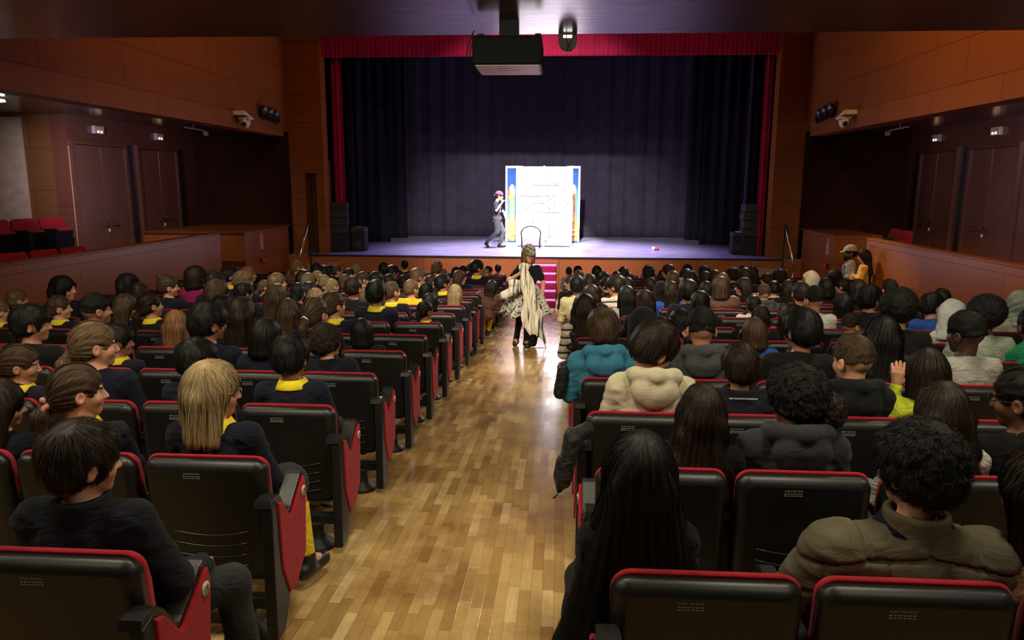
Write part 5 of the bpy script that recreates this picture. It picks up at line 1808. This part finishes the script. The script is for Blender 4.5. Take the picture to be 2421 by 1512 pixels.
# performer in the aisle, swinging a cream cape
FZ = floor_z(10.88)
pp = pose_stand(-18, -6, 0, neck=(-.02, .0, 1.225), head=(-.03, .02, 1.375), chest=(-.01, 0, 1.03), sh=[(-.165, 0, 1.165), (.10, 0, 1.165)],
                el=[(-.245, .0, .955), (.25, .10, 1.00)], wr=[(-.235, .05, .76), (.10, .20, 1.11)], hd=[(0, .15, -1), (-.6, .3, .35)], up=[(-1, 0, 0), (.3, .8, .4)],
                kn=[(-.02, .05, .43), (.10, .02, .43)], an=[(.0, .05, .085), (.155, -.06, .095)], toe=[(-.02, .18, .04), (.165, .07, .045)], curl=(.5, 1.2))
perf, pe = figure((-.47, 10.88, FZ), PI, 1.0, pp, 'f', 'performer in camouflage cap and patterned skirt standing in the aisle, swinging a cape', 'M', 'g',
                  [('tee', jumper_mesh('tee', pp, 'tee', .008, 2.0), CLOTH['K'][1]), ('tights', legs_mesh('tights', pp, 'tights', .010), CLOTH['K'][1]), ('shoe', shoes_mesh('shoe', pp, sides=(0,)), SHOE_BLACK), ('shoe', shoes_mesh('shoe', pp, sides=(1,)), SHOE_BLACK)])
obj('cap', raw_mesh('cap', *sdf_mesh(cap_fn(), (-.13, -.15, 0), (.13, .2, .17), .006)), print_mat('camouflage_cloth', (.03, .03, .02), (.34, .32, .22), 22), perf, tuple(pp['head']), pe)
mb = MB(); mb.prism([(-.035, .90), (.035, .90), (.045, 1.06), (.03, 1.14), (-.03, 1.14), (-.045, 1.06)], 'y', .094, .112, .006); mb.build('shirt_print', simple('grey_print_cloth', (.13, .14, .14), .9, .4, 60), perf)


def skirt_f(P):
    z = np.clip((.93 - P[:, 2]) / .43, 0, 1)
    a = np.arctan2(P[:, 1], P[:, 0])
    rx = .135 + .235 * z ** .75; ry = .115 + .17 * z ** .8
    r = np.sqrt((P[:, 0] / rx) ** 2 + (P[:, 1] / ry) ** 2)
    fold = 1 + z * (.07 * np.sin(a * 7 + 1) + .04 * np.sin(a * 13 + 2))
    d = (r / fold - 1) * .13
    d = np.maximum(np.abs(d) - .007, np.maximum(P[:, 2] - .94, .50 + .03 * np.sin(a * 5) - P[:, 2]))
    return d


sk = sdf_obj('skirt', skirt_f, (-.5, -.4, .42), (.5, .4, 1.0), .010, print_mat('newsprint_cloth', (.018, .017, .016), (.50, .47, .40), 17), perf)


def cape_f(P):
    # local frame of the cape: x to the photo's right, y away from the camera, z up from the floor
    t = np.clip((1.24 - P[:, 2]) / .98, 0, 1)
    cx = -.03 + .145 * t + .03 * np.sin(t * 3); hw = .055 + .115 * t + .02 * np.sin(P[:, 2] * 14)
    fold = .020 * np.sin((P[:, 0] - cx) * 60 + P[:, 2] * 5) * (.35 + t) + .010 * np.sin((P[:, 0] - cx) * 120 + 1 + 9 * t)
    y0 = -.285 - .05 * np.sin(t * 2.2)
    u = (P[:, 0] - cx) / hw
    d = np.maximum((np.abs(u) - 1) * hw, np.abs(P[:, 1] - y0 - fold + .05 * u * u) - .016)
    d = np.maximum(d, np.maximum(P[:, 2] - 1.245, .245 + .10 * np.clip(-u, -1, 1) * 1.0 + .02 * np.sin(u * 5) - P[:, 2])) * .7
    d = smin(d, ell(P, (-.03, -.255, 1.215), (.075, .055, .065)), .03)
    # two rolls of cloth flung out to the left
    d = smin(d, cap(P, (-.02, -.26, .99), (-.20, -.27, .985), .045, .060), .03)
    d = smin(d, smin(cap(P, (-.03, -.25, .93), (-.20, -.28, .87), .050, .062), cap(P, (-.20, -.28, .87), (-.315, -.26, .805), .062, .060), .02), .03)
    return d + .005 * wob(P * A3(1, 1, .5), 40, 2.0)


def streak_mat():
    t = NT('cream_streaked_cloth'); tc = t.n('ShaderNodeTexCoord'); mp = t.n('ShaderNodeMapping'); mp.inputs['Scale'].default_value = (30, 4, 2.6); mp.inputs['Rotation'].default_value = (0, math.radians(-12), 0)
    t.l(tc.outputs['Object'], mp.inputs[0]); nz = t.n('ShaderNodeTexNoise'); nz.inputs['Scale'].default_value = 1.0; nz.inputs['Detail'].default_value = 4; t.l(mp.outputs[0], nz.inputs['Vector'])
    t.set(col=t.ramp(nz.outputs['Fac'], [(.38, (.05, .045, .035)), (.47, (.66, .60, .46)), (.8, (.80, .75, .62))]), rough=.9, spec=.2, sheen=.2)
    return t.m


o = sdf_obj('cape', cape_f, (-.46, -.46, .08), (.36, -.08, 1.34), .0085, streak_mat(), None, (-.47, 10.88, FZ))
tag(o, 'cream cape with dark streaks held and swung by the performer in the aisle', 'cape')
t = thing('drawstring_bag', (-.47, 10.88, FZ), 'black drawstring bag hanging to the floor beside the performer in the aisle', 'bag')
sdf_obj('bag', lambda P: smin(ell(P, (.115, -.10, .17), (.065, .06, .15)), cap(P, (.05, -.10, .04), (.17, -.10, .32), .03, .035), .05) + .008 * wob(P, 40, 1), (-.06, -.25, -.02), (.26, .05, .42), .008, CLOTH['Pk'][1], t)
mb = MB(); mb.tube([(.235, -.05, .72), (.20, -.09, .40), (.235, -.10, .22), (.265, -.12, .10), (.30, -.14, .012), (.22, -.15, .010), (.08, -.14, .010)], .006, 6); mb.build('drawstring', M['rubber'], t)
MB().box(.045, .06, -.165, -.15, .18, .23, .003).build('red_tag', M['callred'], t)

# man crossing the stage, hand to his face
sp = pose_stand(0, -8, 0, head=(0, .02, 1.40), neck=(0, -.05, 1.245), chest=(0, -.06, 1.04), pelvis=(0, -.03, .80), sh=[(-.16, -.07, 1.185), (.16, -.07, 1.185)],
                el=[(-.19, .13, .96), (.235, -.04, 1.02)], wr=[(-.17, .20, .74), (.12, .11, 1.24)], hd=[(0, .2, -1), (-.5, .3, .8)], up=[(-1, 0, 0), (.7, -.2, .5)],
                hp=[(-.085, -.03, .77), (.085, -.03, .77)], kn=[(-.09, .13, .42), (.09, -.03, .43)], an=[(-.09, .03, .085), (.09, -.31, .16)], toe=[(-.10, .16, .045), (.09, -.29, .045)], curl=(.5, 1.1))
sx_, se = figure((-1.66, 20.42, ZS), -PI / 2, 1.0, sp, 'f', 'man in dark clothes and purple bandana walking on stage, hand to his face', 'S', 'd',
                 [('tee', jumper_mesh('tee', sp, 'tee', .009, 1.0), fabric('violet_grey_tee', (.028, .025, .040))), ('trousers', legs_mesh('trousers', sp, 'trousers', .010), fabric('grey_work_trousers', (.060, .062, .066))), ('shoe', shoes_mesh('shoe', sp, sides=(0,)), SHOE_BLACK), ('shoe', shoes_mesh('shoe', sp, sides=(1,)), SHOE_BLACK)])
obj('bandana', raw_mesh('bandana', *sdf_mesh(lambda Q: smin(np.maximum(ell(Q, (0, -.012, .046), (.092, .114, .097)), .048 - Q[:, 2] - .1 * Q[:, 1]), ell(Q, (0, -.125, .01), (.028, .032, .030)), .02), (-.12, -.19, -.05), (.12, .14, .16), .007)), fabric('purple_bandana', (.20, .05, .16)), sx_, tuple(sp['head']), se)
MB().box(-.09, -.07, -.16, -.14, .70, .84, .004).build('pocket_cloth', M['white'], sx_)
mb = MB(); mb.prism([(-.06, .98), (.05, .96), (.06, 1.12), (-.05, 1.14)], 'y', .035, .052, .004); mb.build('shirt_print', M['white'], sx_)

# two adults standing in the right-hand passage
GRP = None
q = at_y(2012, 598, 14.35); fz = floor_z(14.35)
mp_ = pose_stand(-6, -4, 0, el=[(-.22, -.02, .93), (.23, .02, .93)], wr=[(-.10, .19, .83), (.08, .21, .83)], hd=[(.6, .6, 0), (-.6, .6, 0)], up=[(0, 0, 1), (0, 0, 1)])
s_ = (q[2] - fz) / 1.335
man, me_ = figure((q[0], 14.35, fz), math.radians(78), s_, mp_, 'd', 'bearded man in beige cap and grey jacket standing by the right wooden box', 'S', 'k',
                  [('jacket', jumper_mesh('jacket', mp_, 'coat', .010, 3.0), fabric('grey_bomber_cloth', (.24, .22, .19))), ('trousers', legs_mesh('trousers', mp_), TROUSER[2]), ('shoe', shoes_mesh('shoe', mp_, sides=(0,)), SHOE_BLACK), ('shoe', shoes_mesh('shoe', mp_, sides=(1,)), SHOE_BLACK)])
obj('cap', raw_mesh('cap', *sdf_mesh(cap_fn(), (-.13, -.15, 0), (.13, .2, .17), .006)), fabric('beige_cap_cloth', (.34, .31, .23)), man, tuple(mp_['head']), me_)
obj('beard', raw_mesh('beard', *sdf_mesh(lambda Q: smax(smax(smin(ell(Q, (0, .040, -.080), (.062, .066, .055)), ell(Q, (0, .075, -.115), (.034, .032, .035)), .03), Q[:, 2] + .040, .01), -ell(Q, (0, .105, -.062), (.022, .02, .008)), .004) + .003 * wob(Q, 120, 0), (-.1, -.05, -.18), (.1, .14, 0), .006)), HAIR['k'], man, tuple(mp_['head']), me_)
obj('glasses', cached('glasses', lambda: glasses_mesh('glasses')), M['chrome'], man, tuple(mp_['head']), me_, own=True)
MB().box(-.085, .085, .088, .122, .84, 1.12, .02).build('shirt', fabric('blue_white_shirt', (.12, .17, .30), .9, 40, 60), man)
o = sdf_obj('bundled_jacket', lambda P: smin(ell(P, (0, 0, 0), (.13, .10, .12)), ell(P, (.04, .03, -.10), (.10, .09, .10)), .05) + .010 * wob(P, 28, 1), (-.2, -.2, -.25), (.2, .2, .2), .010, CLOTH['Pk'][1], None, tuple(at_y(1975, 650, 14.2)))
tag(o, 'dark bundled jacket held in front of the man in the beige cap', 'jacket')
q = at_y(2044, 606, 13.8); fz = floor_z(13.8)
wp = pose_stand(-8, -8, 0, el=[(-.22, .05, .93), (.22, .05, .93)], wr=[(.06, .17, .97), (-.06, .19, .94)], hd=[(.9, .1, .1), (-.9, .1, .1)], up=[(0, 1, 0), (0, 1, 0)])
s_ = (q[2] - fz) / 1.335
wom, we = figure((q[0], 13.8, fz), math.radians(72), s_, wp, 'f', 'dark-haired woman in mustard jumper with folded arms standing by the right parapet', 'L', 'd',
                 [('jumper', jumper_mesh('jumper', wp, 'jumper', .008, 4.0), CLOTH['Jy'][1]), ('trousers', legs_mesh('trousers', wp), TROUSER[2]), ('shoe', shoes_mesh('shoe', wp, sides=(0,)), SHOE_BLACK), ('shoe', shoes_mesh('shoe', wp, sides=(1,)), SHOE_BLACK)])

# seats and one visitor in the side galleries
def gallery_seat(x, y, z, rz, label, folded=True):
    t = thing('gallery_chair', (x, y, z), label, 'theatre seat', 'crimson seats in the side galleries', rz)
    for nm in ('back_shell', 'back_cushion', 'seat_cushion', 'seat_pan'):
        o = obj(nm, SM[nm], None, t)
        if folded and nm.startswith('seat'): o.rotation_euler = (math.radians(80), 0, 0); o.location = (0, .52, .03)
    obj('armrest', SM['armrest'], None, t, (.27, 0, 0)); obj('armrest_pad', SM['armrest_pad'], None, t, (.27, 0, 0)); obj('pedestal', SM['pedestal'], None, t)


for x, y, w in ((-8.17, 11.95, 'nearest the stage'), (-8.30, 11.42, 'in the middle'), (-8.43, 10.89, 'at the photo edge')):
    gallery_seat(x, y, -.20, math.radians(-104), 'crimson seat in the front row of the left gallery, ' + w)
struct('floor_gallery_tier_left', MB().box(-11.9, -8.95, 8.0, 13.2, -.1, .24), M['darkx'])
struct('floor_gallery_tier_right', MB().box(7.6, 11.0, 8.0, 13.2, -.1, .2), M['darkx'])
for x, y, w in ((-9.16, 12.92, 'nearest the stage'), (-9.29, 12.39, 'second from the end'), (-9.42, 11.86, 'at the photo edge')):
    gallery_seat(x, y, .24, math.radians(-104), 'crimson seat in the raised back row of the left gallery, ' + w)
for y, w in ((16.6, 'nearer'), (17.15, 'farther')):
    gallery_seat(7.55, y, -.10, PI / 2, 'dim crimson seat beside the right wooden box, the %s of two' % w)
gallery_seat(7.35, 10.55, -.10, PI / 2, 'black-backed gallery seat at the right photo edge under a visitor', False)
vp = pose_sit(0, 0, 0, kn=[(-.10, .58, .50), (.08, .56, .62)], an=[(-.10, .60, .095), (-.02, .82, .66)], toe=[(-.11, .72, .045), (.05, .86, .76)])
vis = obj('person', body_mesh('body', vp, .009), [SKIN['m'], EYE, IRIS, LIP['m']], None, (7.35, 10.6, -.02), (0, 0, PI / 2), own=True)
finish_person(vis, vp, 'S', 'k', 'K', ['m'], False, 9, 1.0, 'boy', TROUSER[2], False, False, 'visitor', None, SHOE_WHITE)
tag(vis, 'visitor in black with one white sneaker crossed, right gallery at the photo edge', 'person')

# jackets hung on the right-hand aisle seats
def jacket(name, c, pts, label, zipper=None):
    def f(P):
        d = None
        for a, b, ra, rb in pts:
            k = cap(P, a, b, ra, rb); d = k if d is None else smin(d, k, .04)
        return d + .006 * wob(P * A3(1, 1, .6), 45, 1) + .004 * wob(P, 90, 2)
    t = thing(name, c, label, 'jacket')
    sdf_obj('cloth', f, (-.25, -.3, -.55), (.25, .3, .2), .009, CLOTH['Pk'][1], t)
    if zipper:
        mb = MB(); mb.tube(zipper, .004, 6); mb.build('zip_pull', M['steelblk'], t)


q = at_y(1366, 1030, 3.42)
jacket('hung_jacket', tuple(q), [((.05, .10, .0), (-.02, .04, -.02), .035, .04), ((-.02, .10, -.02), (-.055, .09, -.20), .035, .045), ((-.02, .0, -.02), (-.06, -.02, -.20), .035, .045), ((-.06, .03, -.15), (-.085, -.02, -.27), .045, .015)],
       'black jacket hung over the aisle seat behind the cream hoodie', [(-.085, -.03, -.27), (-.10, -.035, -.295), (-.115, -.04, -.305)])
q = at_y(1338, 865, 4.75)
jacket('hung_jacket', tuple(q), [((.04, .08, .0), (-.01, .02, -.03), .035, .04), ((-.01, .07, -.03), (-.03, .06, -.18), .04, .05), ((-.01, -.02, -.03), (-.035, -.03, -.17), .04, .045)], 'black jacket hung on the aisle seat beside the blue hoodie')

t = thing('floor_grille', (-.93, 2.06, floor_z(2.06)), 'small slotted ventilation grille in the floor at the nearest left seats', 'grille')
mb = MB(); mb.box(-.12, .02, -.07, -.06, 0, .006); mb.box(-.12, .02, .06, .07, 0, .006)
mb.build('frame', M['chrome'], t)
mb = MB()
for k in range(9): mb.box(-.115 + .015 * k, -.108 + .015 * k, -.06, .06, 0, .005)
mb.build('slat', M['chrome'], t)
